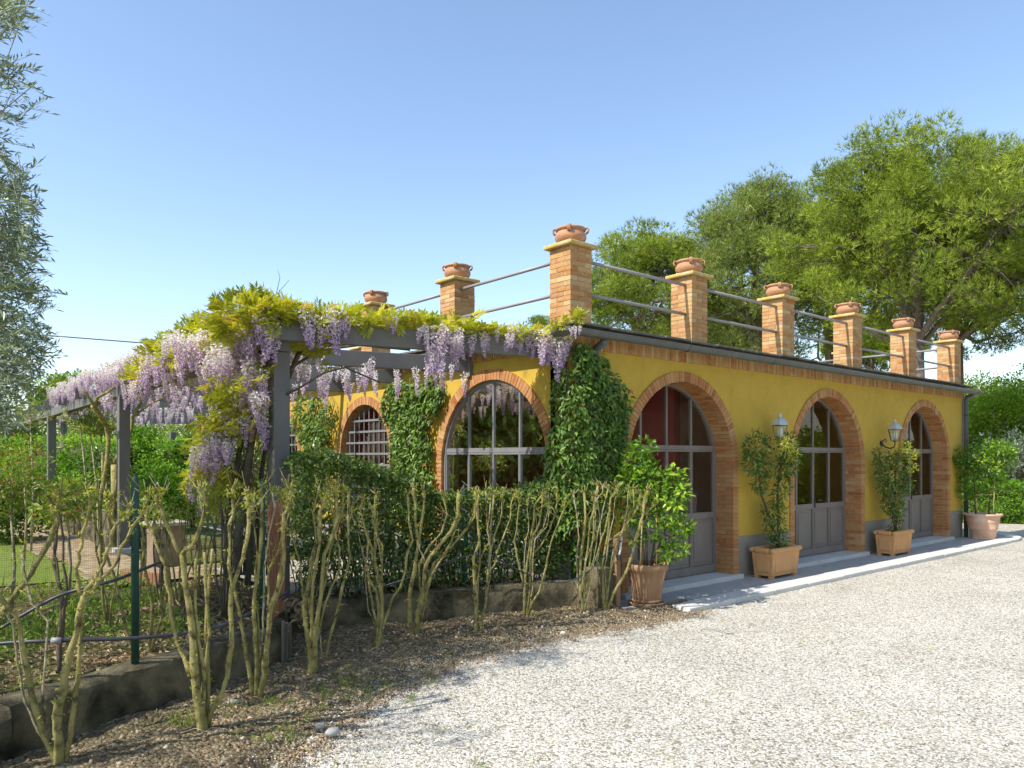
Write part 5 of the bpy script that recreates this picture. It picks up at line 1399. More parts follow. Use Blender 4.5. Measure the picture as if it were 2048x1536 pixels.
# standard roses with leafy heads
def standard(px, Z, h, r, lab, n=260):
    x, y = at(px, Z); t = thing('rose_bush', lab, 'rose bush', (x, y, .2), 'leafy roses at the left'); m = MB()
    m.tube([(x, y, .18), (x+.03, y, h*.5), (x-.01, y, h)], [.018, .015, .012], 7)
    for i in range(6): d = rdirs(1)[0]*r; m.tube([(x, y, h-.05), (x+d[0], y+d[1], h+abs(d[2])*.6)], .005, 4)
    m.make('stem', M['stempale'], t, smooth=True)
    foliage('leaves', [blob_leaves((x+a*r, y, h+b*r), r*.62, n//5, LN, .08, squash=(1, 1, .9)) for a, b in ((0, .1), (-.5, -.1), (.5, -.05), (0, .6), (-.3, .4))], M['rose'], t)
standard(22, 7.5, 1.42, .34, 'leafy rose head with reddish tips at the left edge', 620)
standard(135, 8.0, 1.28, .26, 'leafy rose head before the second pergola post', 380)
standard(48, 11.5, 1.7, .42, 'pale green leafy shrub rising before the third pergola post', 560)
standard(62, 12.5, 2.45, .26, 'tall pale green shoot left of the third pergola post', 260)

# black irrigation hoses threaded along the shrubs
def hose(pts, lab, r=.0125):
    t = thing('drip_hose', lab, 'hose', tuple(scr(*pts[0])))
    P_ = [Vector(scr(*p)) for p in pts]; Q = []
    for i in range(len(P_)-1):       # Catmull-Rom
        p0, p1_, p2_, p3 = P_[max(i-1, 0)], P_[i], P_[i+1], P_[min(i+2, len(P_)-1)]
        for k in range(6):
            s = k/6; Q.append(.5*((2*p1_)+(p2_-p0)*s+(2*p0-5*p1_+4*p2_-p3)*s*s+(3*p1_-p0-3*p2_+p3)*s**3))
    Q.append(P_[-1]); m = MB(); m.tube(Q, r, 8); m.make('tube', M['hose'], t, smooth=True)
    return t
h = hose([(-120, 1300, 4.5), (0, 1287, 4.55), (110, 1281, 4.6), (275, 1276, 4.85), (400, 1262, 5.15), (470, 1240, 5.4), (530, 1210, 5.8), (575, 1185, 6.2)], 'black hose running level across the left shrubs')
m = MB(); a, b = wp(103, 1281, 4.59), wp(122, 1281, 4.6); m.tube([a, b], .019, 10); m.make('connector', M['rail'], h, smooth=True)
hose([(-90, 1310, 4.9), (0, 1257, 5.0), (55, 1225, 5.05), (110, 1195, 5.1), (160, 1178, 5.1), (230, 1160, 5.2), (300, 1133, 5.5), (330, 1120, 5.9)], 'black hose sloping up to the right behind the left shrubs', .0115)
hose([(555, 1205, 6.9), (590, 1185, 6.95), (612, 1170, 7.0), (660, 1172, 7.3), (740, 1177, 7.4), (790, 1165, 7.4), (850, 1145, 7.4), (900, 1122, 7.5), (945, 1110, 7.5), (985, 1112, 7.6), (1025, 1135, 7.9), (1060, 1150, 8.1)], 'thin black hose looping past the middle shrubs', .008)
hose([(1060, 1150, 8.15), (1090, 1162, 8.2), (1130, 1164, 8.25), (1170, 1148, 8.3), (1205, 1115, 8.4), (1243, 1082, 8.5)], 'thin black hose running to the white water pipe', .008)
hose([(640, 1212, 7.7), (760, 1202, 7.9), (900, 1186, 8.1), (1040, 1160, 8.4)], 'thin wire lying along the top of the mossy wall', .004)

# ================================================================== LITTER, STONES, WEEDS
def inbed(n, x0=-8.5, x1=1.1):
    x = RNG.uniform(x0, x1, n); e = edge_y(x); w = wall_y(x); y = e-.12+(w-e+.05)*RNG.random(n); k = (y < w-.03) & ((x < .28) | (y < -.70)); x, y = x[k], y[k]; return x, y, bed_z(x, y)
x, y, z = inbed(5200); k = len(x)
rock_v = np.array([(1, 0, 0), (-1, 0, 0), (0, 1, 0), (0, -1, 0), (0, 0, .7), (0, 0, -.5)], float); rock_f = np.array([(0, 2, 4), (2, 1, 4), (1, 3, 4), (3, 0, 4), (2, 0, 5), (1, 2, 5), (3, 1, 5), (0, 3, 5)])
foliage('soil_clods', scatter((rock_v*.5, rock_f), np.stack([x, y, z+.004], -1), rdirs(k, (0, 0, .0)), rdirs(k), .010+.045*RNG.random(k)**6, RNG.random(k)**1.5), M['clod'], kind='stuff')
x, y, z = inbed(2200, -4.6, 1.0); k = len(x)
foliage('dead_leaves', scatter(leaf_t(1, .5, .2, -.3), np.stack([x, y, z+.012], -1), norm(RNG.normal(size=(k, 3))*[1, 1, .3]), norm(RNG.normal(size=(k, 3))*.5+[0, 0, 1]), .015+.035*RNG.random(k)**2, RNG.random(k)), M['litter'], kind='stuff')
m = MB()
for i in range(170):
    x, y, z = inbed(1, -5.5, .9)
    if len(x) == 0: continue
    a = random.uniform(0, 6.28); L = random.uniform(.05, .2); m.tube([(x[0], y[0], z[0]+.012), (x[0]+math.cos(a)*L*.5, y[0]+math.sin(a)*L*.5, z[0]+.03), (x[0]+math.cos(a+.3)*L, y[0]+math.sin(a+.3)*L, z[0]+.012)], .0025, 4)
m.make('fallen_twigs', M['stempale'], None, kind='stuff')
# loose gravel near the camera as real stones
def stones(n, x0, x1, y0, y1, smin, smax):
    x = RNG.uniform(x0, x1, n); y = RNG.uniform(y0, y1, n)
    k = (y < edge_y(x)+.10*(fbm(x*3, y*3, 3, 61)-.3)) & (y < -1.0+2*(x < .3)); x, y = x[k], y[k]
    # keep what lies ahead of the camera
    dx, dy = x-CAM[0], y-CAM[1]; f = dx*FW[0]+dy*FW[1]; s = dx*RT[0]+dy*RT[1]; k = (f > 3.9) & (np.abs(s) < f*.80+.5) & (RNG.random(len(f)) < np.clip(6.5/f, 0, 1)**1.5); x, y = x[k], y[k]; k = len(x)
    sc = smin+(smax-smin)*RNG.random(k)**2
    return scatter((rock_v*.5*[1, .8, .6], rock_f), np.stack([x, y, gz(x, y)+sc*.12], -1), norm(RNG.normal(size=(k, 3))*[1, 1, .3]), norm(RNG.normal(size=(k, 3))*.4+[0, 0, 1]), sc, np.clip(RNG.normal(.58, .28, k), 0, 1))
foliage('loose_gravel', stones(100000, -6.5, 7.5, -7.5, -.9, .007, .02), M['pebble'], kind='stuff')
x = RNG.uniform(-6.0, 1.2, 9000); y = edge_y(x)-np.abs(RNG.normal(size=9000))*.13+.05; k = len(x)
foliage('edge_dirt', scatter((rock_v*.5*[1, .8, .4], rock_f), np.stack([x, y, gz(x, y)+.010], -1), norm(RNG.normal(size=(k, 3))*[1, 1, .3]), norm(RNG.normal(size=(k, 3))*.4+[0, 0, 1]), .008+.026*RNG.random(k)**2, .25+.6*RNG.random(k)), M['clod'], kind='stuff')
x = RNG.uniform(-6.0, 1.2, 1500); y = edge_y(x)-np.abs(RNG.normal(size=1500))*.2+.05; k = len(x)
foliage('edge_litter', scatter(leaf_t(1, .5, .2, -.3), np.stack([x, y, gz(x, y)+.016], -1), norm(RNG.normal(size=(k, 3))*[1, 1, .3]), norm(RNG.normal(size=(k, 3))*.5+[0, 0, 1]), .012+.03*RNG.random(k)**2, RNG.random(k)), M['litter'], kind='stuff')
x = RNG.uniform(-6.0, 1.4, 6000); y = edge_y(x)+RNG.normal(size=6000)*.14; k = len(x)
foliage('scattered_gravel', scatter((rock_v*.5*[1, .8, .6], rock_f), np.stack([x, y, np.maximum(bed_z(x, y), 0)+.004], -1), norm(RNG.normal(size=(k, 3))*[1, 1, .3]), norm(RNG.normal(size=(k, 3))*.4+[0, 0, 1]), .006+.012*RNG.random(k), RNG.random(k)), M['pebble'], kind='stuff')
def stone(x, y, z, s, lab, mat='stone'):
    t = thing('stone', lab, 'stone', (x, y, z)); r = random.Random(int(x*1000)); m = MB(); n1, n2 = 7, 10; prof = []
    V = []; 
    for i in range(n1+1):
        th = PI*i/n1
        for k in range(n2):
            ph = 2*PI*k/n2; q = 1+r.uniform(-.13, .13); V.append((x+s*q*math.sin(th)*math.cos(ph), y+s*.75*q*math.sin(th)*math.sin(ph), z+s*.55*q*math.cos(th)))
    F = [(i*n2+k, i*n2+(k+1) % n2, (i+1)*n2+(k+1) % n2, (i+1)*n2+k) for i in range(n1) for k in range(n2)]
    m.add(V, F); m.make('rock', M[mat], t, smooth=True)
for px, py, s, lab in ((1182, 1222, .055, 'pale stone lying behind the tall narrow shrub near the lemon pot'), (1074, 1233, .05, 'flat pale stone just right of the five-stemmed shrub'), (1126, 1266, .035, 'small pale stone near the gravel edge below the five-stemmed shrub'),
    (665, 1462, .05, 'grey stone at the gravel edge in the lower left'), (640, 1450, .035, 'small grey stone behind the gravel-edge stone'), (465, 1405, .05, 'tan half-buried stone by the foot of the shrub in front of the reed mat'), (1092, 1246, .03, 'small white stone beside the bare soil at the right')):
    q = onz = None
    Z = FPX*(CAMZ-.05)/(py-913); x, y = at(px, Z); stone(x, y, .045 if px < 1100 else .05, s, lab, 'stone' if px > 700 else 'pave')
# grass tufts and weeds
def tufts(P, per, L, mat, name, rndb=0.):
    P = np.repeat(np.array(P), per, 0); n = len(P); P = P+RNG.normal(size=(n, 3))*[.02, .02, 0]
    foliage(name, scatter(quad_t(1, .07, .0), P, norm(RNG.normal(size=(n, 3))*.45+[0, 0, 1]), rdirs(n), L*RNG.uniform(.5, 1.2, n), RNG.random(n)), M[mat], kind='stuff')
pts = []
for px, py, n, s in ((372, 1460, 16, 18), (560, 1480, 8, 25), (640, 1400, 10, 22), (690, 1370, 12, 25), (590, 1440, 10, 30), (860, 1350, 4, 8), (825, 1395, 5, 10), (770, 1370, 8, 22), (720, 1390, 8, 20), (965, 1520, 3, 6), (1075, 1240, 4, 5), (450, 1440, 5, 20), (500, 1500, 6, 30), (905, 1312, 3, 10), (540, 1415, 6, 8)):
    for i in range(n):
        a, b = px+random.gauss(0, s), py+random.gauss(0, s*.5); Z = FPX*(CAMZ-.04)/(b-913); x, y = at(a, Z)
        z = float(bed_z(np.array([x]), np.array([y]))[0]) if y > edge_y(x) else 0.0; pts.append((x, y, max(z, 0)))
tufts(pts, 12, .06, 'grass', 'grass_tufts')
n = 30000; x = RNG.uniform(-12, -4.15, n); y = RNG.uniform(4.6, 13, n); k = RNG.random(n) < np.clip(7/(y+6.3), 0, 1)**1.5; x, y = x[k], y[k]
tufts(np.stack([x, y, 0*x+.225], -1), 3, .05, 'grass', 'lawn_grass')
# weeds and ground cover behind the fence
n = 26000; x = RNG.uniform(-8.5, -1.2, n); y = wall_y(x)+.25+RNG.random(n)*4.6
cov = fbm(x*1.6, y*1.6, 3, 91); k = (cov > np.interp(x, [-8, -5, -3.6, -2], [.36, .40, .47, .5])) & (y-wall_y(x) > .3+.8*vnoise(x*2, y*0, 3)); x, y = x[k], y[k]; k = len(x)
foliage('weeds', scatter(LN, np.stack([x, y, garden_z(x, y)+.02+.10*RNG.random(k)], -1), norm(RNG.normal(size=(k, 3))*.8+[0, 0, .5]), rdirs(k, (0, 0, 1.5)), .035+.05*RNG.random(k), RNG.random(k)), M['weed'], kind='stuff')
n = 9000; x = RNG.uniform(-6.8, -1.6, n); y = wall_y(x)+.2+RNG.random(n)*3; k = n
foliage('dry_leaf_litter', scatter(leaf_t(1, .5, .2, -.3), np.stack([x, y, garden_z(x, y)+.012], -1), norm(RNG.normal(size=(k, 3))*[1, 1, .3]), norm(RNG.normal(size=(k, 3))*.5+[0, 0, 1]), .02+.04*RNG.random(k), RNG.random(k)), M['litter'], kind='stuff')
# heap of brown cuttings
x0, y0 = at(425, 7.2); n = 2600; r = RNG.normal(size=(n, 2))*[.45, .35]; x, y = x0+r[:, 0], y0+r[:, 1]; h_ = .30*np.exp(-(r[:, 0]**2/.25+r[:, 1]**2/.18)); z = garden_z(x, y)+h_*RNG.random(n)
foliage('brown_cuttings', scatter(leaf_t(1, .22, .1, -.2), np.stack([x, y, z], -1), norm(RNG.normal(size=(n, 3))*[1, 1, .5]), rdirs(n), .05+.10*RNG.random(n), RNG.random(n)*.8), M['litter'], kind='stuff')
# yellow-brown litter specks on the gravel
n = 12000; x = RNG.uniform(-4, 9, n); y = RNG.uniform(-6.5, -1.1, n); k = (fbm(x*1.8, y*1.8, 5, 55) > .57) & (y < edge_y(x)) & (RNG.random(n) < .8); x, y = x[k], y[k]; k = len(x)
foliage('catkin_litter', scatter(QN, np.stack([x, y, gz(x, y)+.021], -1), norm(RNG.normal(size=(k, 3))*[1, 1, .1]), np.tile([0, 0, 1.], (k, 1)), .016+.022*RNG.random(k), RNG.random(k)), M['catkin'], kind='stuff')

# ================================================================== OLIVE TREE AT THE LEFT
ol = thing('olive_tree', 'olive tree with silvery hanging sprays at the left edge', 'olive tree', (*at(-620, 5.6), -.1))
ox, oy = at(-620, 5.6); m = MB(); rr = random.Random(3)
m.tube([(ox, oy, -.2), (ox+.08, oy+.05, .5), (ox+.02, oy+.12, 1.1), (ox+.15, oy+.1, 1.7)], [.2, .16, .15, .12], 12, wob=.1)
limbs = []
for i in range(9):
    a = 2*PI*i/9+rr.uniform(-.3, .3); sc_ = .62 if math.cos(a)*RT[0]+math.sin(a)*RT[1] > .3 else 1.; q = [Vector((ox+.13, oy+.1, 1.6))]
    for j in range(4): q.append(q[-1]+Vector((math.cos(a)*.45*sc_+rr.uniform(-.12, .12), math.sin(a)*.45*sc_+rr.uniform(-.12, .12), rr.uniform(.35, .8)*(1-.1*j))))
    m.tube(q, [.075, .06, .045, .03, .018], 8, wob=.1); limbs += q[1:]
SPR = []
def spray(seed):
    r = np.random.default_rng(seed); n = 13; P, D, U = [], [], []
    for i in range(n):
        t = i/n
        for s in (-1, 1): P.append((0, t*.34, -.10*t*t)); D.append((s*.75, .75, .12)); U.append((0, .0, 1))
    P.append((0, .34, -.1)); D.append((0, 1, -.2)); U.append((0, 0, 1))
    P, D, U = np.array(P, float), np.array(D, float), np.array(U, float); k = len(P)
    D = norm(D+r.normal(size=(k, 3))*.25); U = norm(U+r.normal(size=(k, 3))*.7)
    V, F, R = scatter(quad_t(1, .21, .03), P, D, U, .064*r.uniform(.75, 1.2, k), np.clip(r.normal(.42, .28, k), 0, 1))
    mm = MB(); mm.tube([(0, 0, 0), (0, .17, -.025), (0, .34, -.1)], [.003, .0022, .001], 3, cap=False)
    sf = np.array([(f[0], f[1], f[2]) for f in mm.f]+[(f[0], f[2], f[3]) for f in mm.f])
    return join([(V, F, R), (np.array(mm.v), sf, np.full(len(sf), .3))])
SPR = [spray(s) for s in range(6)]
pyb = [-400, -100, 0, 20, 60, 85, 120, 170, 205, 225, 265, 300, 335, 400, 450, 500, 560, 600, 640, 690, 730, 760, 800, 850, 930]
pxb = [40, 55, 75, 60, 15, 12, 60, 92, 70, 45, 50, 25, 60, 65, 92, 88, 80, 105, 100, 108, 95, 60, 40, 20, -20]
parts = []; cnt = 0; tries = 0
while cnt < 1900 and tries < 90000:
    tries += 1
    Z = rr.uniform(4.3, 6.6); px, py = (rr.uniform(-160, 112), rr.uniform(-60, 850)) if rr.random() < .5 else (rr.uniform(-950, 112), rr.uniform(-900, 860))
    lim = float(np.interp(py, pyb, pxb))
    if px > lim-8: continue
    x, y, z = scr(px, py, Z); e = ((x-ox)**2+(y-oy)**2)/2.45**2+((z-3.5)/1.75)**2
    if e > 1.25 and px < -120: continue
    if e < .35 and rr.random() < .7: continue
    # clumping with sky gaps
    if vnoise(np.array([px/46.]), np.array([py/46.+Z]), 12)[0] < (.56 if py < 430 else .30) and px > -80: continue
    out = np.array([x-ox, y-oy, 0]); out = out/np.linalg.norm(out)
    d = norm(out*.9+RNG.normal(size=3)*.55+np.array([0, 0, -.1])); u = norm(RNG.normal(size=3)*.4+np.array([0, 0, 1]))
    X = norm(np.cross(d, u)); Zv = np.cross(X, d); V, F, R = SPR[cnt % 6]; s = rr.uniform(.75, 1.1)
    W = np.array([x, y, z])+s*(V[:, 0:1]*X+(V[:, 1:2]-.25)*d+V[:, 2:3]*Zv); parts.append((W, F, R)); cnt += 1
    if cnt % 5 == 0:
        lb = min(limbs, key=lambda L: (L-Vector((x, y, z))).length); b_ = Vector((x, y, z)); mid = (lb+b_)/2+Vector((0, 0, .1))
        m.tube([lb, mid, b_], [.010, .006, .003], 4)
m.make('trunk', M['olivebark'], ol, smooth=True)
V, F, R = join(parts); make('leaves', V, F, M['olive'], ol, rnd=R)

# a second olive outside the frame at the left, whose broken shade falls on the bed
o2 = thing('olive_tree', 'second olive tree standing left of the camera, outside the picture', 'olive tree', (-9.3, -.9, .3)); m = MB()
m.tube([(-9.3, -.9, .2), (-9.2, -.85, 1.2), (-9.1, -1.0, 2.4)], [.16, .13, .1], 10, wob=.1)
for i in range(7):
    a = i*.9; m.tube([(-9.1, -1, 2.3), (-9.1+math.cos(a)*.7, -1+math.sin(a)*.7, 3.3), (-9.1+math.cos(a)*1.3, -1+math.sin(a)*1.3, 4.2)], [.06, .04, .015], 7, wob=.1)
m.make('trunk', M['olivebark'], o2, smooth=True); parts = []
for i in range(300):
    d = rdirs(1)[0]; f = rr.random()**.4; p = np.array((-9.1, -1.05, 4.1))+d*[1.9, 1.6, 1.3]*f
    if vnoise(np.array([p[0]*2.2]), np.array([p[1]*2.2]), 19)[0] < .40: continue
    dd_ = norm(d*.8+RNG.normal(size=3)*.5); u = norm(RNG.normal(size=3)*.4+np.array([0, 0, 1])); X = norm(np.cross(dd_, u)); Zv = np.cross(X, dd_); V, F, R = SPR[i % 6]
    parts.append((p+V[:, 0:1]*X+V[:, 1:2]*dd_+V[:, 2:3]*Zv, F, R))
V, F, R = join(parts); make('leaves', V, F, M['olive'], o2, rnd=R)

# ================================================================== TREES
def limb(m, p, d, L, r, depth, ends, rr, up=.15, n=5, gnarl=.25, ratio=.62):
    P_ = [Vector(p)]; d = Vector(d).normalized()
    for i in range(n):
        d = (d+Vector((rr.uniform(-1, 1), rr.uniform(-1, 1), rr.uniform(-.6, 1)+up))*gnarl*.55).normalized(); P_.append(P_[-1]+d*L/n)
    m.tube(P_, np.linspace(r, r*.55, n+1), 7 if r > .05 else 5, wob=.06)
    ends.append((P_[-1], depth))
    if depth <= 0:
        return
    kids = rr.choice((2, 3, 3))
    for k in range(kids+1):
        i = n if k < 2 else rr.randrange(2, n)
        q = (d+Vector((rr.uniform(-1, 1), rr.uniform(-1, 1), rr.uniform(-.25, .7)))*.8).normalized()
        limb(m, P_[i], q, L*ratio*rr.uniform(.8, 1.2), r*.5, depth-1, ends, rr, up, n, gnarl, ratio)
TF = tuft_t(5, 1., .10, .85, 3); TF2 = tuft_t(8, 1., .11, .7, 5)
def pine(px, Z, lab, ztr, top, rx, rz, zc, nlimb, seed, mat='pine', n_cl=230, tn=108, trunk_r=.28, flat=.6, tuft=.235, trunk_px=None, fork=False, cl=.62, sparse=0.):
    rr = random.Random(seed); x, y = at(px, Z); tx, ty = at(trunk_px, Z) if trunk_px else (x, y)
    t = thing('pine_tree', lab, 'pine tree', (tx, ty, -.1), 'umbrella pines behind the building'); m = MB()
    T = Vector((tx, ty, ztr)); m.tube([(tx, ty, -.2), (tx+.1, ty, ztr*.5), T], [trunk_r, trunk_r*.85, trunk_r*.75], 12, wob=.06)
    cc = []; tries = 0
    while len(cc) < n_cl and tries < 20000:
        tries += 1
        d = Vector((rr.gauss(0, 1), rr.gauss(0, 1), rr.gauss(.35, 1))).normalized()
        if d.z < -.35 and rr.random() < .55: continue
        f = rr.random()**.22 if rr.random() < .72 else rr.uniform(.35, .9)
        zz = d.z*rz if d.z > 0 else d.z*rz*flat
        f = min(f, .95); bump_ = 1+.05*math.sin(d.x*5+seed)+.04*math.sin(d.y*6+d.z*5+seed*2)
        p = Vector((x+d.x*rx*f*bump_, y+d.y*rx*f*bump_, zc+zz*f*bump_)); cc.append(p)
    # limbs fan out from the trunk top to the shell
    anchors = [T]
    for i in range(nlimb):
        tgt = rr.choice(cc); s = T+Vector((0, 0, rr.uniform(-.8, .6)))*0.6; P_ = [s]; mid = s+(tgt-s)*.5+Vector((rr.uniform(-.6, .6), rr.uniform(-.6, .6), rr.uniform(-.6, .5)))
        P_ += [s+(mid-s)*.5+Vector((rr.uniform(-.2, .2), 0, rr.uniform(-.2, .2))), mid, mid+(tgt-mid)*.55+Vector((0, rr.uniform(-.3, .3), .25)), tgt]
        m.tube(P_, [trunk_r*.30, trunk_r*.25, trunk_r*.18, trunk_r*.11, .02], 7, wob=.07); anchors += P_[1:4]
        anchors += [P_[1]*.5+P_[2]*.5, P_[2]*.5+P_[3]*.5]
    if fork:
        for s in (-1, 1):
            e = T+Vector((RT[0]*s*.9, RT[1]*s*.9, 2.3)); m.tube([T-Vector((0, 0, .3)), T+Vector((RT[0]*s*.35, RT[1]*s*.35, .8)), e], [trunk_r*.6, trunk_r*.5, trunk_r*.3], 9, wob=.06); anchors.append(e)
    else:
        e = T+Vector((.1, .1, (zc-ztr)+rz*.5)); m.tube([T-Vector((0, 0, .2)), (T+e)/2, e], [trunk_r*.75, trunk_r*.5, trunk_r*.15], 9, wob=.06); anchors += [e, (T+e)/2]
    for p in cc:
        a_ = min(anchors, key=lambda q: (q-p).length); mid = (a_+p)/2+Vector((rr.uniform(-.2, .2), rr.uniform(-.2, .2), rr.uniform(-.25, .1)))
        m.tube([a_, mid, p], [.035, .022, .010], 4)
    m.make('trunk', M['bark'], t, smooth=True)
    C_ = np.array([tuple(p) for p in cc]); N = len(C_)*tn
    cr = np.repeat(RNG.uniform(.75, 1.25, len(C_)), tn)*cl
    dd = rdirs(N); rad = RNG.random(N)**.30*cr*.92
    P = np.repeat(C_, tn, 0)+dd*rad[:, None]*[1, 1, .62]
    D = norm(dd*.7+RNG.normal(size=(N, 3))*.35+[0, 0, .45]); tone = np.repeat(RNG.normal(0, .10, len(C_)), tn)
    R = np.clip(.52+tone+RNG.normal(size=N)*.17, 0, 1)
    V, F, R = scatter(TF, P, D, rdirs(N), tuft*RNG.uniform(.6, 1.2, N), R)
    make('needles', V, F, M[mat], t, rnd=R)
    return t
pine(1838, 26, 'largest umbrella pine with a forked trunk at the right, behind the far roof pillars', 5.6, 0, 4.55, 4.15, 8.75, 14, 5, n_cl=400, flat=.8, trunk_px=1832, trunk_r=.34, cl=.66)
pine(1985, 29, 'dark-trunked umbrella pine cut by the right edge of the picture', 6.2, 0, 4.4, 3.7, 8.6, 11, 8, flat=.85, n_cl=250, trunk_px=1908, trunk_r=.38, mat='pine2', cl=.7)
pine(2150, 27, 'umbrella pine beyond the right edge whose low boughs hang into view', 5.5, 0, 4.4, 3.6, 8.6, 9, 9, n_cl=190, mat='pine2', cl=.7, flat=1.05)
pine(1515, 31, 'middle umbrella pine with a rounded top, left of the largest one', 5.6, 0, 3.3, 4.2, 9.1, 10, 12, n_cl=270, mat='pine2', trunk_r=.28, cl=.74, flat=.95)
pine(1282, 33, 'smaller domed pine with a low forked trunk right of the corner pillar', 7.6, 0, 3.3, 2.75, 8.8, 9, 15, n_cl=210, trunk_r=.26, trunk_px=1272, fork=True, cl=.66, flat=.9)
pine(1660, 34, 'pine filling the gap between the middle pine and the largest pine', 6.0, 0, 3.2, 3.7, 9.2, 9, 21, n_cl=190, trunk_r=.28, cl=.74, flat=.9)
pine(1745, 44, 'small dark pine low behind the fourth and fifth front pillars', 6.0, 0, 2.7, 1.9, 7.9, 6, 25, n_cl=90, mat='pine', cl=.75, trunk_r=.2, tuft=.34)
pine(1415, 40, 'distant pine low behind the second and third front pillars', 6.0, 0, 3.6, 2.2, 7.9, 6, 27, n_cl=110, mat='pine2', cl=.8, trunk_r=.22, tuft=.34)
pine(1082, 60, 'tiny distant treetop just left of the corner pillar', 10.6, 0, .9, .9, 12.0, 3, 29, n_cl=14, cl=.7, trunk_r=.12)

def broad(px, Z, lab, h, r, zc, mat, seed, n=9000, leaf=.16, trunk=.14, group=None, squash=.8, cat='tree', name='broadleaf_tree'):
    rr = random.Random(seed); x, y = at(px, Z); t = thing(name, lab, cat, (x, y, -.1), group); m = MB(); ends = []
    m.tube([(x, y, -.2), (x+.05, y, zc-r*.5)], [trunk, trunk*.8], 8)
    for i in range(5):
        a = 2*PI*i/5; limb(m, (x+.05, y, zc-r*.55), (math.cos(a)*.7, math.sin(a)*.7, .9), r*.7, trunk*.5, 1, ends, rr)
    m.make('trunk', M['bark'], t, smooth=True)
    parts = []; K = 34
    for i in range(K):
        d = Vector((rr.gauss(0, 1), rr.gauss(0, 1), rr.gauss(0, 1))).normalized(); f = rr.random()**.4
        c = (x+d.x*r*f*.8, y+d.y*r*f*.8, zc+d.z*r*f*squash)
        k_ = n//K; dd = rdirs(k_); P = np.array(c)+dd*(RNG.random(k_)**.5*r*.36)[:, None]
        tone = rr.gauss(0, .12)
        parts.append(scatter(QD, P, norm(dd+RNG.normal(size=(k_, 3))*.6), norm(RNG.normal(size=(k_, 3))*.6+[0, 0, 1]), leaf*RNG.uniform(.6, 1.2, k_), np.clip(.5+tone+RNG.normal(size=k_)*.2, 0, 1)))
    foliage('crown', parts, M[mat], t); return t
G = 'trees beyond the building at the right'
broad(1975, 34, 'fresh green tree directly above the far lemon tree', 5, 2.3, 3.0, 'fargreen', 1, 12000, .15, group=G)
broad(2045, 33, 'fresh green tree at the right edge above the clipped hedge', 5, 2.4, 3.2, 'fargreen', 2, 11000, .15, group=G)
broad(1940, 46, 'rounded darker tree peeping over the gutter end', 6, 2.7, 4.6, 'farleaf', 3, 9000, .2, group=G)
broad(2060, 50, 'broad dark green tree farthest back at the right edge', 6, 3.8, 4.2, 'farleaf', 4, 11000, .22, group=G)
broad(2000, 52, 'low domed tree farthest back between the two fresh green ones', 6, 3.0, 4.2, 'farleaf', 14, 9000, .22, group=G)
broad(2030, 26, 'greyish thin tree behind the clipped hedge', 3, 1.4, 1.5, 'olive', 15, 5000, .12, group=G)
broad(1700, 50, 'dark tree low behind the fourth front pillar', 8, 3.2, 5.5, 'farleaf', 16, 6000, .25, group=G)
G = 'distant trees at the left'
for i, (px, Z, r, zc, mt, lab) in enumerate(((40, 42, 2.2, 3.0, 'farleaf', 'distant tree at the left edge behind the last pergola post'), (150, 48, 2.8, 3.1, 'farleaf', 'distant olive-green tree left of the bare wisteria trunk'), (215, 44, 1.8, 2.9, 'farleaf', 'distant dull tree behind the bare wisteria trunk'),
   (300, 50, 2.6, 3.1, 'farleaf', 'distant olive-green tree between the second post and the inner post'), (390, 46, 2.2, 3.0, 'farleaf', 'distant tree just right of the inner post'), (470, 48, 2.6, 3.2, 'farleaf', 'distant tree behind the hanging wisteria'), (125, 30, 1.2, 4.2, 'farleaf', 'small dark treetop just above the pergola beam'), (-80, 40, 3.2, 3.6, 'farleaf', 'distant tree outside the left edge'), (600, 45, 3, 3.4, 'farleaf', 'distant tree behind the corner post'))):
    broad(px, Z, lab, 5, r, zc, mt, 40+i, 5500, .2, group=G)
# slim saplings in front of the far hedge
def hedge_block(a, b, z0, z1, th, n, mat, lab, leaf=.08, seed=1, group=None, name='background_hedge', amp=.3):
    a, b = np.array(a), np.array(b); L = np.linalg.norm(b-a); d = (b-a)/L; nr = np.array([-d[1], d[0]]); nr = nr if nr@FW < 0 else -nr
    t = thing(name, lab, 'hedge', (*((a+b)/2), z0), group)
    s = RNG.random(n)*L; v = RNG.random(n); top = z1+amp*(fbm(s*.9, s*0+seed, 4, seed)-.5)*2*min(1, (z1-z0)*.5)
    lump = fbm(s*1.3, v*3+seed, 3, seed+3); z = z0+(top-z0)*v; w = th*.5*(.45+.8*lump)*(1-.25*v*v)
    tp = RNG.random(n) < .3; z = np.where(tp, top-.2*RNG.random(n), z); w = np.where(tp, RNG.uniform(-.5, .5, n)*th, w-RNG.random(n)**2*.2)
    c = a+np.outer(s, d)+np.outer(w, nr); P = np.stack([c[:, 0], c[:, 1], z], -1)
    D = norm(RNG.normal(size=(n, 3))*.7+[nr[0]*.5, nr[1]*.5, .2]); U = norm(RNG.normal(size=(n, 3))*.5+[nr[0]*.4, nr[1]*.4, .8])
    R = np.clip(.25+.5*lump+RNG.normal(size=n)*.18, 0, 1)
    V, F, R = scatter(QD, P, D, U, leaf*RNG.uniform(.6, 1.3, n), R); 
    make('leaves', V, F, M[mat], t, rnd=R)
    m = MB(); c0, c1 = a+d*.1, b-d*.1; m.bar((c0[0], c0[1], (z0+z1)/2-.15), (c1[0], c1[1], (z0+z1)/2-.15), th*.35, (z1-z0)*.8); m.make('branches', M['stemdark'], t)
    return t
hedge_block((-2.6, 8.3), (-2.5, 18), .2, 1.05, .7, 7000, 'hedge', 'low dark bedding plants behind the shaded wall', .09, 12)
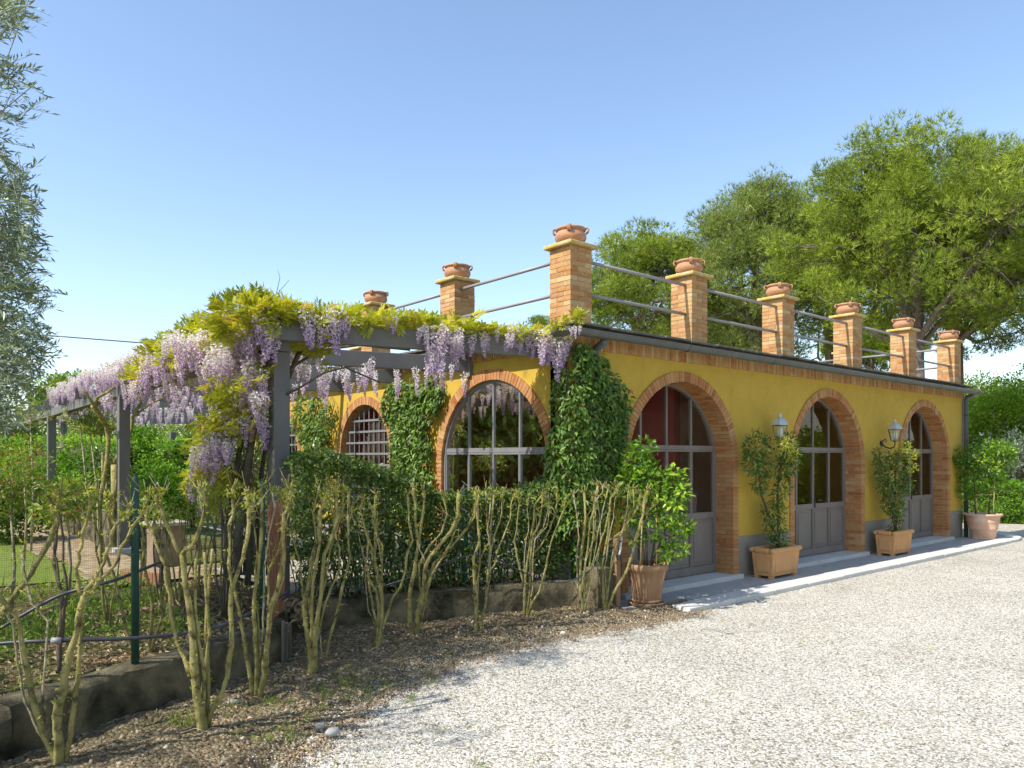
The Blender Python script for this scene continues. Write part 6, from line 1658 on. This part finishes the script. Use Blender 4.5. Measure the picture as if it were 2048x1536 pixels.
hedge_block(at(-160, 25), at(255, 21), .2, 2.35, 1.3, 13000, 'bright', 'bright green leafy hedge above the low shaded wall at the left', .10, 3, amp=1.1)
hedge_block(at(262, 21.5), at(440, 21), .2, 2.4, 1.3, 8000, 'bright', 'bright green leafy hedge around the inner pergola post', .10, 5, amp=1.1)
hedge_block(at(-300, 27), at(520, 27), .1, 2.5, 2.0, 12000, 'fargreen', 'taller far hedge closing the garden at the left', .13, 7)
hedge_block(at(430, 17), at(640, 14), .2, 1.9, .8, 5000, 'hedge', 'dark hedge seen past the corner post', .09, 8)
hedge_block(at(1905, 21.5), at(2300, 20), -.03, 1.12, 1.2, 16000, 'bright', 'clipped bright green hedge beyond the far lemon pot', .07, 9)
hedge_block(at(1905, 26.5), at(2300, 25), -.03, 1.25, 1.0, 7000, 'hedge', 'darker clipped hedge behind the bright one at the right', .08, 10)
for i, (px, Z, h_, r_, mt, lab) in enumerate(((70, 19, 1.5, .95, 'bright', 'rounded bright bush before the hedge, left of the third pergola post'), (150, 17.5, 1.2, .8, 'fargreen', 'rounded bush before the hedge between two pergola posts'), (210, 18.5, 1.5, .9, 'hedge', 'darker bush before the hedge behind the bare wisteria trunk'), (300, 17, 1.35, .9, 'bright', 'rounded bright bush right of the second pergola post'), (385, 18, 1.5, .9, 'fargreen', 'fresh bush right of the inner pergola post'), (20, 14, 1.2, .8, 'hedge', 'dark bush at the left edge behind the rose heads'))):
    x, y = at(px, Z); t = thing('garden_bush', lab, 'bush', (x, y, .1), 'bushes before the far hedge'); m = MB(); m.tube([(x, y, .1), (x, y, h_)], [.06, .03], 6); m.make('stem', M['stemdark'], t, smooth=True)
    foliage('leaves', [blob_leaves((x+random.uniform(-.5, .5)*r_, y+random.uniform(-.5, .5)*r_, .25+(h_-.2)*random.random()), r_*random.uniform(.35, .6), 420, QD, .10, base=.1) for q in range(9)], M[mt], t)
for i, (px, h_) in enumerate(((165, 2.6), (185, 2.4), (205, 2.5))):
    x, y = at(px, 16.0); t = thing('sapling', ('slender sapling left of the second pergola post', 'slender sapling in the middle of the three before the hedge', 'slender sapling closest to the bare wisteria trunk')[i], 'sapling', (x, y, .1), 'slender saplings before the hedge'); m = MB()
    m.tube([(x, y, .1), (x+.08, y, 1.2), (x-.06, y, h_)], [.025, .02, .012], 6); m.make('trunk', M['stempale'], t, smooth=True)
    foliage('crown', blob_leaves((x, y, h_+.05), .35, 260, LN, .12, squash=(1.2, 1, .5)), M['rose'], t)
# pale greenhouse corner between the hedge and the wisteria
gh = thing('greenhouse', 'pale glazed roof just showing beyond the inner pergola post', 'greenhouse', (*at(385, 36), 0))
x, y = at(392, 36); u = Vector((RT[0], RT[1], 0)); f = Vector((FW[0], FW[1], 0)); c = Vector((x, y, 0))
m = MB(); V = [c-u*1.2, c+u*1.6, c+u*1.6+f*3, c-u*1.2+f*3]; V = V+[v+Vector((0, 0, 2.1)) for v in V]; m.add(V, [(0, 1, 5, 4), (1, 2, 6, 5), (2, 3, 7, 6), (3, 0, 4, 7)]); m.make('wall', simple('pale_panel', (.45, .55, .55), .4), gh)
m = MB(); a, b, c2, d2 = V[4]-u*.2, V[5]+u*.2, V[6]+u*.2+Vector((0, 0, .7)), V[7]-u*.2+Vector((0, 0, .7)); m.add([a, b, c2, d2]+[q+Vector((0, 0, .06)) for q in (a, b, c2, d2)], [(3, 2, 1, 0), (4, 5, 6, 7), (0, 1, 5, 4), (1, 2, 6, 5), (2, 3, 7, 6), (3, 0, 4, 7)]); m.make('roof', simple('pale_roof', (.55, .65, .68), .35), gh)
# overhead cable
cb = thing('overhead_cable', 'thin cable crossing the sky above the left end of the pergola', 'cable', scr(-600, 640, 15))
m = MB(); P_ = [Vector(scr(px, py, Z)) for px, py, Z in ((-600, 640, 15), (-200, 652, 15), (110, 672, 15), (300, 687, 15), (700, 720, 15.5))]; m.tube(P_, .012, 6); m.make('wire', M['dark'], cb, smooth=True)

G = 'trees far left of the pergola'  # added outside the frame to block bright sky in the side window's reflection
for i, (x, y, r, lab) in enumerate(((-17, 9, 2.8, 'tree beyond the lawn mirrored in the large side window'), (-22, 17, 3.2, 'tree beyond the lawn left of the pergola end'), (-14.5, 20, 2.6, 'tree at the far end of the lawn'), (-26, 6, 3.2, 'tree at the left end of the lawn'))):
    t = thing('broadleaf_tree', lab, 'tree', (x, y, 0), G); m = MB(); m.tube([(x, y, -.1), (x, y, 3.2)], [.15, .08], 8); m.make('trunk', M['bark'], t)
    n = 11000; r *= 1.35; dd = rdirs(n); P = np.array((x, y, 3.9))+dd*(r*(.45+.6*RNG.random(n)))[:, None]*[1, 1, 1.05]; V, F, R = scatter(QD, P, rdirs(n), rdirs(n, (0, 0, 1)), .48*RNG.uniform(.6, 1.2, n), RNG.random(n)); make('crown', V, F, M['farleaf'], t, rnd=R)
hedge_block((-30, 2), (-13, 24), 0, 2.4, 1.6, 12000, 'fargreen', 'hedge closing the lawn at the far left', .16, 33)  # hedge added out of view so the side window mirrors less sky

# ================================================================== ACROSS THE DRIVE (seen only as reflections in the glazed doors)
hs = thing('farmhouse', 'tan farmhouse across the drive, mirrored in the glazed doors', 'house', (20, -17, 0))
m = MB(); m.box(9, 34, -24, -16, -.1, 6.4); m.make('wall', plaster('tan_plaster', (.42, .27, .17), (.50, .33, .22), (.34, .2, .12)), hs)
m = MB(); V = [(8.6, -24.4, 6.401), (34.4, -24.4, 6.401), (34.4, -15.6, 6.401), (8.6, -15.6, 6.401), (10.5, -20, 8.2), (32.5, -20, 8.2)]; m.add(V, [(3, 2, 1, 0), (0, 1, 5, 4), (2, 3, 4, 5), (1, 2, 5), (3, 0, 4)]); m.make('roof', M['rust'], hs)
for i in range(5):
    for z in (.9, 3.9):
        xx = 11.5+i*4.7; m = MB(); m.box(xx, xx+1.1, -16.0, -15.96, z, z+1.6); wd = m.make('window', M['innerdark'], hs)
        for s in (-.56, 1.11): m = MB(); m.box(xx+s, xx+s+.54, -15.99, -15.93, z, z+1.6); m.make('shutter', M['greenpost'], wd)
for i, (x, y, r, lab) in enumerate(((14.6, -5.4, 1.1, 'round shrub across the drive mirrored in the middle door'), (19.5, -7.0, 1.5, 'tall shrub across the drive outside the right edge'), (6.5, -15, 2.6, 'tree across the drive behind the camera'), (-1.5, -17, 3.0, 'tree standing behind the camera by the drive'), (-12, -12, 3.0, 'large tree behind the camera at the left'))):
    t = thing('round_shrub' if r < 2 else 'broadleaf_tree', lab, 'shrub' if r < 2 else 'tree', (x, y, 0)); m = MB(); zc = r*.95 if r < 2 else 5.0
    m.tube([(x, y, -.1), (x, y, zc)], [.12, .06], 8); m.make('trunk', M['bark'], t)
    n = 5000; dd = rdirs(n); P = np.array((x, y, zc))+dd*(r*(.7+.35*RNG.random(n)))[:, None]*[1, 1, .9]; P = P[P[:, 2] > .02]; dd = rdirs(len(P)); V, F, R = scatter(QD, P, dd, rdirs(len(P), (0, 0, 1)), .2*RNG.uniform(.6, 1.2, len(P)), RNG.random(len(P)))
    make('crown', V, F, M['fargreen'], t, rnd=R)
